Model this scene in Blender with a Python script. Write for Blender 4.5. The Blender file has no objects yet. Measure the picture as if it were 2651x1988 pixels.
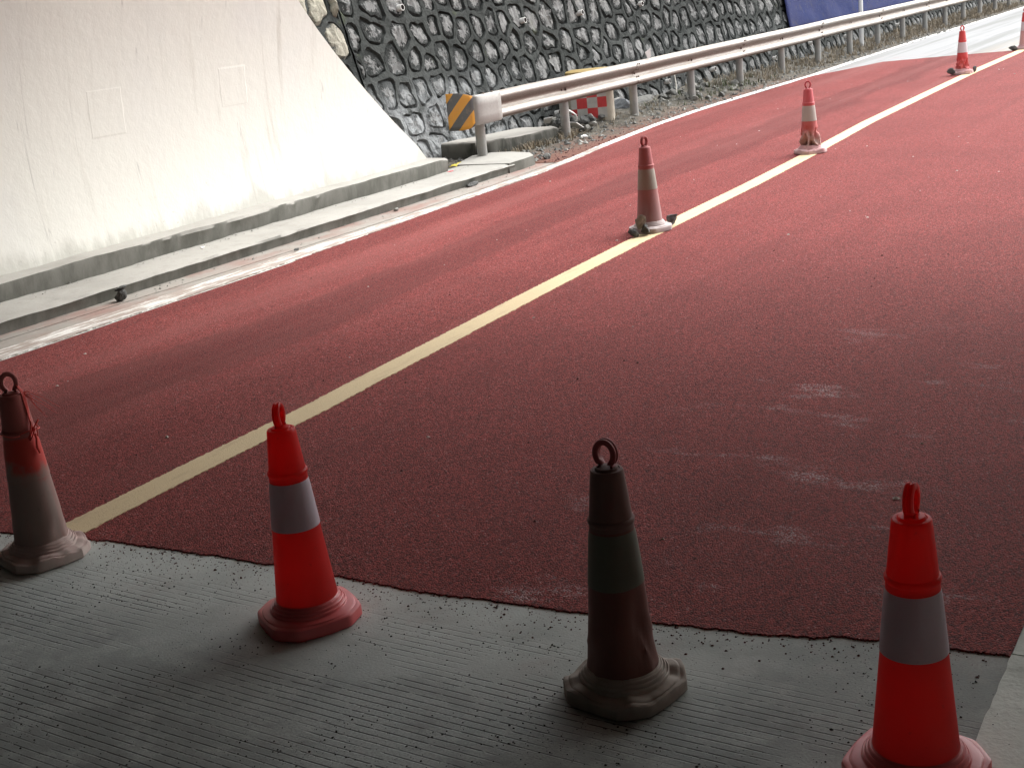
import bpy, math, random
from mathutils import Vector, Matrix, noise as mnoise

random.seed(7)
scene = bpy.context.scene
COL = scene.collection

# ------------------------------------------------------------------ camera
# World frame: +Y runs along the road out of the tunnel, +X is to the right of the road.
cam_data = bpy.data.cameras.new('camera')
cam = bpy.data.objects.new('camera', cam_data)
COL.objects.link(cam)
scene.camera = cam
cam_data.sensor_width = 36.0
cam_data.sensor_fit = 'HORIZONTAL'
cam_data.lens = 3435.3 / 2651.0 * 36.0
cam_data.clip_start = 0.05
cam_data.clip_end = 2000.0
_p, _r, _yaw = 0.28168469, -0.10502783, math.radians(32.0)
_F = Vector((0, math.cos(_p), -math.sin(_p)))
_R = Vector((1, 0, 0))
_U = _R.cross(_F)
_R2 = math.cos(_r) * _R + math.sin(_r) * _U
_U2 = -math.sin(_r) * _R + math.cos(_r) * _U
_Z = Matrix.Rotation(_yaw, 3, 'Z')
_F, _R2, _U2 = _Z @ _F, _Z @ _R2, _Z @ _U2
M = Matrix((( _R2.x, _U2.x, -_F.x, 0), (_R2.y, _U2.y, -_F.y, 0), (_R2.z, _U2.z, -_F.z, 1.776), (0, 0, 0, 1)))
cam.matrix_world = M

# ------------------------------------------------------------------ world, sun, exposure
SUN_EL, SUN_AZ = math.radians(46), math.radians(24)      # azimuth measured from +Y towards +X
world = bpy.data.worlds.new('World')
scene.world = world
world.use_nodes = True
wn, wl = world.node_tree.nodes, world.node_tree.links
wn.clear()
w_out = wn.new('ShaderNodeOutputWorld')
w_bg = wn.new('ShaderNodeBackground')
w_sky = wn.new('ShaderNodeTexSky')
w_sky.sky_type = 'NISHITA'
w_sky.sun_disc = False
w_sky.sun_elevation = SUN_EL
w_sky.sun_rotation = SUN_AZ
w_sky.air_density = 1.0
w_sky.dust_density = 3.0
w_hs = wn.new('ShaderNodeHueSaturation')                  # cloud cover takes most of the blue out
w_hs.inputs['Saturation'].default_value = 0.12
w_bg.inputs['Strength'].default_value = 0.15
wl.new(w_sky.outputs[0], w_hs.inputs['Color'])
wl.new(w_hs.outputs[0], w_bg.inputs['Color'])
wl.new(w_bg.outputs[0], w_out.inputs[0])

sun_data = bpy.data.lights.new('sun', 'SUN')
sun = bpy.data.objects.new('sun', sun_data)
COL.objects.link(sun)
sun_data.energy = 1.1
sun_data.angle = math.radians(50)
sun_data.color = (1.0, 0.97, 0.92)
_sd = Vector((math.sin(SUN_AZ) * math.cos(SUN_EL), math.cos(SUN_AZ) * math.cos(SUN_EL), math.sin(SUN_EL)))
sun.rotation_euler = _sd.to_track_quat('Z', 'Y').to_euler()

scene.view_settings.view_transform = 'Standard'
scene.view_settings.look = 'None'
scene.view_settings.gamma = 1
scene.view_settings.use_curve_mapping = False
scene.view_settings.exposure = 1.55
scene.render.engine = 'CYCLES'
scene.cycles.use_denoising = True
scene.cycles.max_bounces = 8
scene.cycles.diffuse_bounces = 6
scene.cycles.caustics_reflective = False
scene.cycles.caustics_refractive = False
scene.cycles.sample_clamp_indirect = 6.0

# ------------------------------------------------------------------ helpers
def W(s, n, z=0.0):
    """s metres along the road, n metres to the left of the camera, z up"""
    return Vector((-n, s, z))

def lerp(a, b, t):
    return a + (b - a) * t

def poly(tab, x):
    if x <= tab[0][0]:
        return tab[0][1]
    for (a, b), (c, d) in zip(tab, tab[1:]):
        if x <= c:
            return lerp(b, d, (x - a) / (c - a))
    return tab[-1][1]

def fbm(x, y=0.0, z=0.0, o=4):
    return mnoise.fractal(Vector((x, y, z)), 1.0, 2.0, o)

def mesh_obj(name, verts, faces, mats, parent=None, origin=None, smooth=False, mi=None, kind=None, label=None, attr=None):
    me = bpy.data.meshes.new(name)
    o0 = Vector(origin) if origin is not None else Vector((0, 0, 0))
    me.from_pydata([tuple(Vector(v) - o0) for v in verts], [], faces)
    if not isinstance(mats, (list, tuple)):
        mats = [mats]
    for m in mats:
        me.materials.append(m)
    if mi is not None:
        me.polygons.foreach_set('material_index', mi)
    if smooth:
        me.polygons.foreach_set('use_smooth', [True] * len(faces))
    if attr:
        for an, vals in attr.items():
            a = me.attributes.new(an, 'FLOAT', 'POINT')
            a.data.foreach_set('value', vals)
    me.update()
    ob = bpy.data.objects.new(name, me)
    COL.objects.link(ob)
    if parent is not None:
        ob.parent = parent
        ob.location = o0 - parent_world(parent)
    else:
        ob.location = o0
    if kind:
        ob['kind'] = kind
    if label:
        ob['label'] = label
    return ob

def parent_world(p):
    v = Vector(p.location)
    while p.parent is not None:
        p = p.parent
        v = v + Vector(p.location)
    return v

def thing(name, label, cat, loc, group=None):
    o = bpy.data.objects.new(name, None)
    o.empty_display_size = 0.1
    COL.objects.link(o)
    o.location = loc
    o['label'] = label
    o['category'] = cat
    if group:
        o['group'] = group
    return o

def tag(o, label, cat, group=None):
    o['label'] = label
    o['category'] = cat
    if group:
        o['group'] = group
    return o

class MB:
    def __init__(self):
        self.v, self.f, self.m = [], [], []
    def add(self, vs, fs, mi=0):
        k = len(self.v)
        self.v += [tuple(v) for v in vs]
        self.f += [tuple(i + k for i in f) for f in fs]
        self.m += [mi] * len(fs)
    def box(self, c, sx, sy, sz, rot=0.0, mi=0):
        c = Vector(c)
        R = Matrix.Rotation(rot, 3, 'Z')
        vs = [c + R @ Vector((x * sx / 2, y * sy / 2, z * sz / 2)) for z in (-1, 1) for x, y in ((-1, -1), (1, -1), (1, 1), (-1, 1))]
        self.add(vs, [(3, 2, 1, 0), (4, 5, 6, 7), (0, 1, 5, 4), (1, 2, 6, 5), (2, 3, 7, 6), (3, 0, 4, 7)], mi)
    def tube(self, pts, r, seg=10, closed=False, caps=True, ry=None, mi=0):
        pts = [Vector(p) for p in pts]
        n = len(pts)
        rs = r if isinstance(r, (list, tuple)) else [r] * n
        vs, fs = [], []
        up = None
        for i, p in enumerate(pts):
            a = pts[(i - 1) % n] if (closed or i > 0) else p
            b = pts[(i + 1) % n] if (closed or i < n - 1) else p
            t = (b - a).normalized()
            if up is None:
                up = Vector((0, 0, 1)) if abs(t.z) < 0.9 else Vector((1, 0, 0))
            x = t.cross(up).normalized()
            y = x.cross(t).normalized()
            up = y
            for k in range(seg):
                an = 2 * math.pi * k / seg
                vs.append(p + x * math.cos(an) * rs[i] + y * math.sin(an) * (ry if ry else rs[i]))
        m = n if closed else n - 1
        for i in range(m):
            for k in range(seg):
                a, b = i * seg + k, i * seg + (k + 1) % seg
                c, d = ((i + 1) % n) * seg + (k + 1) % seg, ((i + 1) % n) * seg + k
                fs.append((a, b, c, d))
        if caps and not closed:
            fs.append(tuple(range(seg))[::-1])
            fs.append(tuple(range((n - 1) * seg, n * seg)))
        self.add(vs, fs, mi)
    def obj(self, name, mats, parent=None, origin=None, smooth=False, **k):
        return mesh_obj(name, self.v, self.f, mats, parent, origin, smooth, mi=self.m, **k)

def smooth_by_angle(ob, deg=35):
    me = ob.data
    import bmesh
    bm = bmesh.new()
    bm.from_mesh(me)
    lim = math.radians(deg)
    for f in bm.faces:
        f.smooth = True
    for e in bm.edges:
        if len(e.link_faces) == 2 and e.calc_face_angle(0) > lim:
            e.smooth = False
    bm.to_mesh(me)
    bm.free()
    return ob

def clone(o, parent=None):
    c = o.copy()
    COL.objects.link(c)
    c.parent = parent
    for ch in [x for x in bpy.data.objects if x.parent == o]:
        clone(ch, c)
    return c

# ------------------------------------------------------------------ node helpers
class NT:
    def __init__(self, name):
        self.mat = bpy.data.materials.new(name)
        self.mat.use_nodes = True
        self.n = self.mat.node_tree.nodes
        self.l = self.mat.node_tree.links
        self.n.clear()
        self.out = self.n.new('ShaderNodeOutputMaterial')
        self.b = self.n.new('ShaderNodeBsdfPrincipled')
        self.l.new(self.b.outputs[0], self.out.inputs[0])
        g = self.n.new('ShaderNodeNewGeometry')
        self.pos = g.outputs['Position']
        self.b.inputs['Specular IOR Level'].default_value = 0.3
    def set(self, sock, v):
        if isinstance(v, bpy.types.NodeSocket):
            self.l.new(v, sock)
        elif v is not None:
            if isinstance(v, (tuple, list)) and len(v) == 3 and sock.type == 'RGBA':
                v = (*v, 1)
            sock.default_value = v
    def map(self, scale=(1, 1, 1), rot=(0, 0, 0), loc=(0, 0, 0), vec=None):
        m = self.n.new('ShaderNodeMapping')
        self.l.new(vec or self.pos, m.inputs[0])
        m.inputs['Location'].default_value = loc
        m.inputs['Rotation'].default_value = rot
        m.inputs['Scale'].default_value = scale
        return m.outputs[0]
    def noise(self, scale, detail=4, rough=0.55, vec=None, dist=0.0):
        t = self.n.new('ShaderNodeTexNoise')
        self.l.new(vec or self.pos, t.inputs['Vector'])
        t.inputs['Scale'].default_value = scale
        t.inputs['Detail'].default_value = detail
        t.inputs['Roughness'].default_value = rough
        t.inputs['Distortion'].default_value = dist
        return t.outputs[0]
    def voro(self, scale, vec=None, feature='F1', out='Distance'):
        t = self.n.new('ShaderNodeTexVoronoi')
        t.feature = feature
        self.l.new(vec or self.pos, t.inputs['Vector'])
        t.inputs['Scale'].default_value = scale
        return t.outputs[out]
    def math(self, op, a, b=None, c=None, clamp=False):
        t = self.n.new('ShaderNodeMath')
        t.operation = op
        t.use_clamp = clamp
        self.set(t.inputs[0], a)
        if b is not None:
            self.set(t.inputs[1], b)
        if c is not None:
            self.set(t.inputs[2], c)
        return t.outputs[0]
    def ramp(self, v, a, b, lo=0.0, hi=1.0, smooth=True):
        t = self.n.new('ShaderNodeMapRange')
        t.interpolation_type = 'SMOOTHSTEP' if smooth else 'LINEAR'
        self.set(t.inputs[0], v)
        t.inputs[1].default_value = a
        t.inputs[2].default_value = b
        t.inputs[3].default_value = lo
        t.inputs[4].default_value = hi
        return t.outputs[0]
    def mix(self, f, a, b, mode='MIX'):
        t = self.n.new('ShaderNodeMix')
        t.data_type = 'RGBA'
        t.blend_type = mode
        self.set(t.inputs[0], f)
        self.set(t.inputs[6], a)
        self.set(t.inputs[7], b)
        return t.outputs[2]
    def sep(self, vec=None):
        t = self.n.new('ShaderNodeSeparateXYZ')
        self.l.new(vec or self.pos, t.inputs[0])
        return t.outputs
    def objco(self):
        t = self.n.new('ShaderNodeTexCoord')
        return t.outputs['Object']
    def rand(self):
        return self.n.new('ShaderNodeObjectInfo').outputs['Random']
    def bump(self, h, strength=0.5, dist=0.01, prev=None):
        t = self.n.new('ShaderNodeBump')
        t.inputs['Strength'].default_value = strength
        t.inputs['Distance'].default_value = dist
        self.l.new(h, t.inputs['Height'])
        if prev is not None:
            self.l.new(prev, t.inputs['Normal'])
        return t.outputs[0]
    def fin(self, color, rough=0.8, normal=None, metal=None, spec=None):
        self.set(self.b.inputs['Base Color'], color)
        self.set(self.b.inputs['Roughness'], rough)
        if normal is not None:
            self.l.new(normal, self.b.inputs['Normal'])
        if metal is not None:
            self.set(self.b.inputs['Metallic'], metal)
        if spec is not None:
            self.set(self.b.inputs['Specular IOR Level'], spec)
        return self.mat

# ------------------------------------------------------------------ materials
def mat_red_road():
    t = NT('red_antiskid_surface')
    X, Y, Z = t.sep()
    cell = t.voro(170, out='Color')
    cs = t.n.new('ShaderNodeSeparateColor')
    t.l.new(cell, cs.inputs[0])
    grain = cs.outputs[0]
    fine = t.noise(420, 2)
    c = t.mix(t.ramp(grain, 0.0, 1.0, smooth=False), (0.050, 0.010, 0.0095), (0.41, 0.098, 0.091))
    c = t.mix(t.ramp(cs.outputs[1], 0.965, 0.99), c, (0.42, 0.22, 0.21))          # pale chips
    c = t.mix(t.ramp(cs.outputs[2], 0.93, 0.97, 0, 0.7), c, (0.035, 0.010, 0.010))    # dark chips
    # tyre-polished and dusty bands along the road
    st = t.noise(1.0, 5, 0.6, t.map((1.5, 0.07, 1)), 0.3)
    st2 = t.noise(1.0, 4, 0.6, t.map((5.0, 0.16, 1), loc=(7, 3, 0)), 0.2)
    wob = t.math('MULTIPLY_ADD', t.noise(0.35, 3), 0.8, t.math('MULTIPLY', st2, 0.35))
    xn = t.math('ADD', t.math('ADD', X, t.math('MULTIPLY', Y, 0.012)), wob)       # X = -n
    left = t.ramp(X, -4.35, -4.0, 1, 0)
    b1 = t.math('MULTIPLY', t.ramp(xn, -5.10, -5.02, 0, 1), t.ramp(xn, -4.50, -4.36, 1, 0))
    b2 = t.math('MULTIPLY', t.ramp(xn, -6.4, -6.25, 0, 1), t.ramp(xn, -5.80, -5.72, 1, 0))
    band = t.math('MULTIPLY', t.math('MAXIMUM', b1, t.math('MULTIPLY', b2, 0.6)), left)
    c = t.mix(t.math('MULTIPLY', band, 0.42), c, (0.085, 0.022, 0.021))
    dust = t.math('MULTIPLY', t.ramp(st, 0.45, 0.7), t.ramp(X, -4.6, -3.9, 0.42, 0.06))
    c = t.mix(dust, c, (0.31, 0.115, 0.105))
    dk = t.ramp(st2, 0.5, 0.72, 0, 0.16)
    c = t.mix(dk, c, (0.08, 0.02, 0.02))
    # large soft variation
    lv = t.noise(0.9, 3)
    c = t.mix(t.ramp(lv, 0.35, 0.7, 0.0, 0.18), c, (0.095, 0.025, 0.025))
    # scuffed pale patches where the resin has worn off the chips
    pm = t.noise(1.0, 5, 0.65, t.map((1.6, 3.6, 1), rot=(0, 0, 0.5), loc=(3.1, 1.7, 0)))
    reg = t.math('MULTIPLY', t.ramp(X, -2.6, -1.9, 0, 1), t.ramp(Y, 5.6, 7.2, 1, 0.0))
    pmk = t.math('MULTIPLY', t.ramp(pm, 0.57, 0.70), reg)
    pg = t.math('MULTIPLY', pmk, t.ramp(cs.outputs[2], 0.62, 0.70))
    c = t.mix(t.math('MULTIPLY', pg, 0.9), c, (0.50, 0.38, 0.38))
    h = t.math('ADD', t.math('MULTIPLY', t.voro(170), -1.0), t.math('MULTIPLY', fine, 0.5))
    nm = t.bump(h, 0.9, 0.005)
    r = t.ramp(grain, 0, 1, 0.72, 0.9)
    return t.fin(c, r, nm, spec=0.09)

def mat_concrete(name, base=(0.34, 0.345, 0.335), dark=(0.16, 0.165, 0.155), dustc=None, dustamt=0.0, bumpd=0.004, big=1.2, dirt=0.35, vert=None):
    t = NT(name)
    a = t.noise(big, 6, 0.62)
    b = t.noise(9, 5, 0.65)
    g = t.noise(90, 3)
    c = t.mix(t.ramp(a, 0.42, 0.72, 0, dirt), base, dark)
    c = t.mix(t.ramp(b, 0.50, 0.72, 0, dirt * 0.9), c, dark)
    c = t.mix(t.ramp(g, 0.35, 0.75, 0, 0.25), c, tuple(x * 0.6 for x in base))
    nrm = None
    if vert:   # vertical faces mixed darker in blotches
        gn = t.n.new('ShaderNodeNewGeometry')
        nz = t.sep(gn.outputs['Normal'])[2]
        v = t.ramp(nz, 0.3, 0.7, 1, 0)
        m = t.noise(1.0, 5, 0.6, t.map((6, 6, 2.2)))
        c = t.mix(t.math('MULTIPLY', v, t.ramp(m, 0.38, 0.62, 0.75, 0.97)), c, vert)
    if dustc:
        d = t.noise(2.6, 5, 0.6, t.map((1, 0.5, 1), loc=(9, 4, 0)))
        c = t.mix(t.ramp(d, 0.42, 0.7, 0, dustamt), c, dustc)
    pit = t.ramp(t.voro(55), 0.0, 0.14, 0, 1)
    pm = t.ramp(t.noise(14, 2), 0.55, 0.65)
    pits = t.math('SUBTRACT', 1.0, t.math('MULTIPLY', t.math('SUBTRACT', 1.0, pit), pm))
    c = t.mix(t.ramp(pits, 0, 1, 0.6, 0), c, (0.04, 0.04, 0.04))
    h = t.math('ADD', t.math('MULTIPLY', b, 1.5), t.math('ADD', t.math('MULTIPLY', g, 0.4), t.math('MULTIPLY', pits, 0.6)))
    nm = t.bump(h, 0.5, bumpd)
    return t.fin(c, 0.9, nm)

def mat_pavement():
    t = NT('grooved_concrete')
    X, Y, Z = t.sep()
    a = t.noise(0.9, 6, 0.6)
    b = t.noise(7, 5, 0.65)
    g = t.noise(140, 3)
    base = (0.45, 0.495, 0.475)
    c = t.mix(t.ramp(a, 0.38, 0.62, 0, 0.75), base, (0.21, 0.235, 0.222))
    c = t.mix(t.ramp(t.noise(3.1, 5, 0.7, t.map((1, 1.8, 1), loc=(5, 2, 0))), 0.48, 0.66, 0, 0.6), c, (0.20, 0.215, 0.205))
    c = t.mix(t.ramp(b, 0.45, 0.7, 0, 0.55), c, (0.55, 0.595, 0.57))
    c = t.mix(t.ramp(g, 0.35, 0.65, 0, 0.55), c, (0.27, 0.29, 0.28))
    c = t.mix(t.math('MULTIPLY', t.ramp(Y, 2.45, 2.95), t.math('MULTIPLY', t.ramp(X, -1.6, -1.0, 1, 0.1), t.ramp(t.noise(2.5, 4), 0.3, 0.6, 0.35, 0.9))), c, (0.58, 0.63, 0.605))      # smooth margin, painted paler for the light rising toward the mouth
    # transverse grooves, worn away in patches
    wv = t.math('MULTIPLY', t.noise(2.0, 2), 0.012)
    yy = t.math('ADD', t.math('ADD', Y, t.math('MULTIPLY', X, 0.045)), wv)
    fr = t.math('FRACT', t.math('MULTIPLY', yy, 1 / 0.027))
    gr = t.math('ABSOLUTE', t.math('SUBTRACT', fr, 0.5))
    mask = t.noise(1.0, 5, 0.6, t.map((1.0, 3.0, 1), loc=(2.3, 0.4, 0)))
    edge = t.ramp(Y, 2.78, 2.98, 1, 0)
    right = t.ramp(X, -1.0, -0.6, 1, 0.75)
    mk = t.math('MULTIPLY', t.math('MULTIPLY', t.ramp(mask, 0.43, 0.56), edge), right)
    brk = t.ramp(t.noise(26, 3), 0.34, 0.5)
    line = t.math('MULTIPLY', t.math('MULTIPLY', t.ramp(gr, 0.03, 0.11, 1, 0), mk), brk)
    c = t.mix(t.math('MULTIPLY', line, 0.85), c, (0.035, 0.036, 0.036))
    # red overspray / dust near the coloured surface
    rd = t.math('MULTIPLY', t.ramp(Y, 2.3, 3.1, 0, 1), t.ramp(t.noise(3.5, 5, 0.7), 0.5, 0.72))
    c = t.mix(t.math('MULTIPLY', rd, 0.28), c, (0.20, 0.085, 0.075))
    # black stains and bitumen specks
    sp = t.ramp(t.voro(62), 0.08, 0.17, 1, 0)
    spm = t.ramp(t.noise(5, 3), 0.45, 0.6)
    c = t.mix(t.math('MULTIPLY', t.math('MULTIPLY', sp, spm), 0.85), c, (0.03, 0.03, 0.03))
    sc = t.noise(1.0, 6, 0.7, t.map((2.5, 9, 1), rot=(0, 0, 0.35)))
    c = t.mix(t.ramp(sc, 0.66, 0.78, 0, 0.45), c, (0.44, 0.455, 0.44))
    h = t.math('SUBTRACT', t.math('ADD', t.math('MULTIPLY', b, 0.5), t.math('MULTIPLY', g, 0.35)), t.math('MULTIPLY', line, 1.6))
    nm = t.bump(h, 0.6, 0.004)
    return t.fin(c, 0.86, nm)

def mat_far_concrete():
    t = NT('bright_concrete_road')
    st = t.noise(1.0, 5, 0.6, t.map((2.4, 0.09, 1)), 0.3)
    st2 = t.noise(1.0, 5, 0.6, t.map((7, 0.22, 1), loc=(4, 1, 0)))
    c = t.mix(t.ramp(st, 0.44, 0.66), (0.30, 0.305, 0.31), (0.21, 0.215, 0.21))
    c = t.mix(t.ramp(st2, 0.52, 0.7, 0, 0.5), c, (0.225, 0.225, 0.22))
    X, Y, Z = t.sep()
    tn = t.math('MULTIPLY', t.ramp(X, -5.6, -4.6), t.ramp(st2, 0.4, 0.6))
    c = t.mix(t.math('MULTIPLY', tn, 0.6), c, (0.33, 0.28, 0.215))
    rd = t.math('MULTIPLY', t.ramp(Y, 24.4, 26.5, 1, 0), t.ramp(t.noise(2.5, 5, 0.7), 0.48, 0.66))
    c = t.mix(t.math('MULTIPLY', rd, 0.35), c, (0.30, 0.12, 0.11))
    return t.fin(c, 0.85, t.bump(t.noise(60, 4), 0.4, 0.004))

def mat_paint(name, col, worn, amt, thr=(0.45, 0.6), specks=True):
    t = NT(name)
    a = t.noise(1.0, 6, 0.7, t.map((16, 2.6, 1)))
    b = t.noise(160, 3)
    d = t.noise(1.6, 4)
    c = t.mix(t.ramp(d, 0.4, 0.65, 0, 0.25), col, tuple(x * 0.78 for x in col))
    c = t.mix(t.ramp(a, thr[0], thr[1], 0, amt), c, worn)
    c = t.mix(t.ramp(b, 0.56, 0.68, 0, 0.42 if specks else 0.1), c, worn)
    return t.fin(c, 0.75, t.bump(b, 0.6, 0.003))

def mat_lining():
    t = NT('whitewashed_tunnel_lining')
    X, Y, Z = t.sep()
    base = (0.69, 0.69, 0.635)
    # rain streaks run down the lining: high frequency along the road, stretched in height
    s1 = t.noise(1.0, 5, 0.65, t.map((0.25, 5.5, 0.5)), 0.15)
    s2 = t.noise(1.0, 4, 0.6, t.map((0.3, 22, 0.7), loc=(0, 2, 0)), 0.1)
    big = t.noise(0.8, 4)
    c = t.mix(t.ramp(big, 0.4, 0.68, 0, 0.35), base, (0.64, 0.645, 0.63))
    c = t.mix(t.ramp(s1, 0.56, 0.72, 0, 0.45), c, (0.42, 0.40, 0.34))
    c = t.mix(t.ramp(s2, 0.64, 0.74, 0, 0.40), c, (0.42, 0.41, 0.38))
    # thin dark drip lines
    s3 = t.noise(1.0, 2, 0.5, t.map((0.15, 9.0, 0.22), loc=(5, 8, 1)), 0.0)
    ln = t.ramp(t.math('ABSOLUTE', t.math('SUBTRACT', s3, 0.56)), 0.0, 0.006, 1, 0)
    ln = t.math('MULTIPLY', ln, t.ramp(t.noise(1.0, 3, 0.6, t.map((1, 2.0, 1.4))), 0.5, 0.62))
    c = t.mix(t.math('MULTIPLY', ln, 0.45), c, (0.25, 0.25, 0.24))
    # splash dirt at the foot
    ft = t.math('ADD', Z, t.math('MULTIPLY', t.noise(1.0, 5, 0.7, t.map((3, 3.5, 1.0))), -0.62))
    c = t.mix(t.ramp(ft, -0.09, 0.09, 0.6, 0), c, (0.38, 0.375, 0.33))
    sp = t.math('MULTIPLY', t.ramp(t.noise(26, 4, 0.7), 0.64, 0.70), t.ramp(Z, 0.3, 0.75, 1, 0.05))
    c = t.mix(t.math('MULTIPLY', sp, 0.6), c, (0.34, 0.33, 0.30))
    b = t.noise(6, 5, 0.6)
    return t.fin(c, 0.7, t.bump(t.math('ADD', b, t.math('MULTIPLY', t.noise(60, 3), 0.12)), 0.35, 0.012))

def mat_mortar():
    t = NT('dark_wet_mortar')
    X, Y, Z = t.sep()
    a = t.noise(1.7, 6, 0.65)
    b = t.noise(16, 5, 0.7)
    c = t.mix(t.ramp(a, 0.35, 0.65), (0.024, 0.027, 0.026), (0.060, 0.065, 0.062))
    c = t.mix(t.ramp(b, 0.45, 0.7, 0, 0.6), c, (0.060, 0.063, 0.061))
    # lime wash-out low on the wall near the tunnel
    low = t.math('MULTIPLY', t.ramp(Z, 0.35, 1.15, 1, 0), t.ramp(Y, 13.6, 15.4, 1, 0.12))
    lm = t.math('MULTIPLY', low, t.ramp(t.noise(2.2, 6, 0.7), 0.40, 0.60))
    c = t.mix(t.math('MULTIPLY', lm, 0.65), c, (0.46, 0.48, 0.49))
    ms = t.ramp(t.noise(3.2, 5, 0.7), 0.62, 0.74, 0, 0.55)
    c = t.mix(ms, c, (0.07, 0.085, 0.045))
    dr = t.noise(1.0, 4, 0.6, t.map((1, 3.5, 0.5)))
    c = t.mix(t.ramp(dr, 0.5, 0.7, 0, 0.5), c, (0.04, 0.043, 0.042))
    return t.fin(c, 0.88, t.bump(t.math('ADD', b, t.math('MULTIPLY', t.noise(5, 4), 1.2)), 0.9, 0.035), spec=0.08)

def mat_stone(buff=False):
    t = NT('buff_rubble_stone' if buff else 'grey_rubble_stone')
    at = t.n.new('ShaderNodeAttribute')
    at.attribute_name = 'rim'
    X, Y, Z = t.sep()
    rn = t.rand()
    nz = t.noise(9, 6, 0.8)
    streak = t.noise(1.0, 5, 0.7, t.map((8, 16, 5), rot=(0.3, 0, 0)))
    if buff:
        c1, c2, dk = (0.42, 0.40, 0.33), (0.27, 0.26, 0.21), (0.10, 0.105, 0.10)
    else:
        c1, c2, dk = (0.27, 0.27, 0.265), (0.13, 0.132, 0.13), (0.038, 0.041, 0.040)
    c = t.mix(t.ramp(streak, 0.36, 0.64), c1, c2)
    c = t.mix(t.ramp(rn, 0.0, 1.0, 0.0, 0.7, smooth=False), c, (0.17, 0.172, 0.17) if not buff else (0.36, 0.34, 0.29))
    c = t.mix(t.ramp(t.noise(30, 4, 0.7), 0.58, 0.7, 0, 0.5), c, (0.45, 0.45, 0.44) if not buff else (0.55, 0.52, 0.42))
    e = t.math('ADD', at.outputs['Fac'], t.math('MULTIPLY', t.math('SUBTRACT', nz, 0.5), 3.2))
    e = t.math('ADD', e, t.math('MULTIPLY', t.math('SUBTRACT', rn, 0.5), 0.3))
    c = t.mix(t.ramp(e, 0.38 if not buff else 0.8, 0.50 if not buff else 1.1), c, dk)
    low = t.math('MULTIPLY', t.ramp(Z, 0.35, 1.2, 1, 0), t.ramp(Y, 13.6, 15.6, 1, 0.1))
    lm = t.math('MULTIPLY', low, t.ramp(t.noise(4.0, 6, 0.7), 0.36, 0.56))
    c = t.mix(t.math('MULTIPLY', lm, 0.85), c, (0.40, 0.42, 0.43))
    c = t.mix(t.ramp(t.noise(2.7, 4, 0.6), 0.64, 0.76, 0, 0.4), c, (0.13, 0.15, 0.09))
    return t.fin(c, 0.9, t.bump(t.math('ADD', nz, streak), 1.0, 0.03), spec=0.08)

def mat_galv(name='galvanised_steel', dirt=0.6, metal=0.75, base=(0.60, 0.59, 0.57), valley=False):
    t = NT(name)
    a = t.noise(1.0, 5, 0.6, t.map((1, 0.6, 3)))
    b = t.noise(40, 4)
    X, Y, Z = t.sep()
    c = t.mix(t.ramp(a, 0.4, 0.7, 0, 0.4), base, (0.46, 0.44, 0.41))
    gn = t.n.new('ShaderNodeNewGeometry')
    nz = t.sep(gn.outputs['Normal'])[2]
    d = t.math('MULTIPLY', t.ramp(t.noise(1.0, 5, 0.7, t.map((1.2, 1.2, 9))), 0.35, 0.65, 0.35, 1.0), dirt)
    c = t.mix(t.math('MULTIPLY', d, 0.65), c, (0.22, 0.165, 0.13))
    if valley:      # brown band by height: the road's reflection painted in, plus trough dust
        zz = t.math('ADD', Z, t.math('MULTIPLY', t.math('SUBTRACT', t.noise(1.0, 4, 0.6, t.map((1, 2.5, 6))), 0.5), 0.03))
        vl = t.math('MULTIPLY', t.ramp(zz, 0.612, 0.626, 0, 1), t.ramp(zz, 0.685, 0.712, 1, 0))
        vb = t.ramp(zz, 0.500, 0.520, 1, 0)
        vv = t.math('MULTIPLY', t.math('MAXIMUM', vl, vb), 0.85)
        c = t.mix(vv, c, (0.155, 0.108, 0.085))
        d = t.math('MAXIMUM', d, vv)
    c = t.mix(t.ramp(b, 0.66, 0.74, 0, 0.4), c, (0.2, 0.15, 0.11))
    return t.fin(c, t.ramp(b, 0.3, 0.7, 0.42, 0.62), t.bump(b, 0.15, 0.002), metal=t.math('SUBTRACT', metal, t.math('MULTIPLY', d, 0.5)), spec=0.5)

def mat_plain(name, col, rough=0.6, var=0.25, scale=20, bump=0.2, bd=0.003, metal=0.0, spec=0.35):
    t = NT(name)
    a = t.noise(scale, 5, 0.65)
    c = t.mix(t.ramp(a, 0.35, 0.68, 0, var), col, tuple(x * 0.45 for x in col))
    return t.fin(c, rough, t.bump(a, bump, bd), metal=metal, spec=spec)

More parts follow.
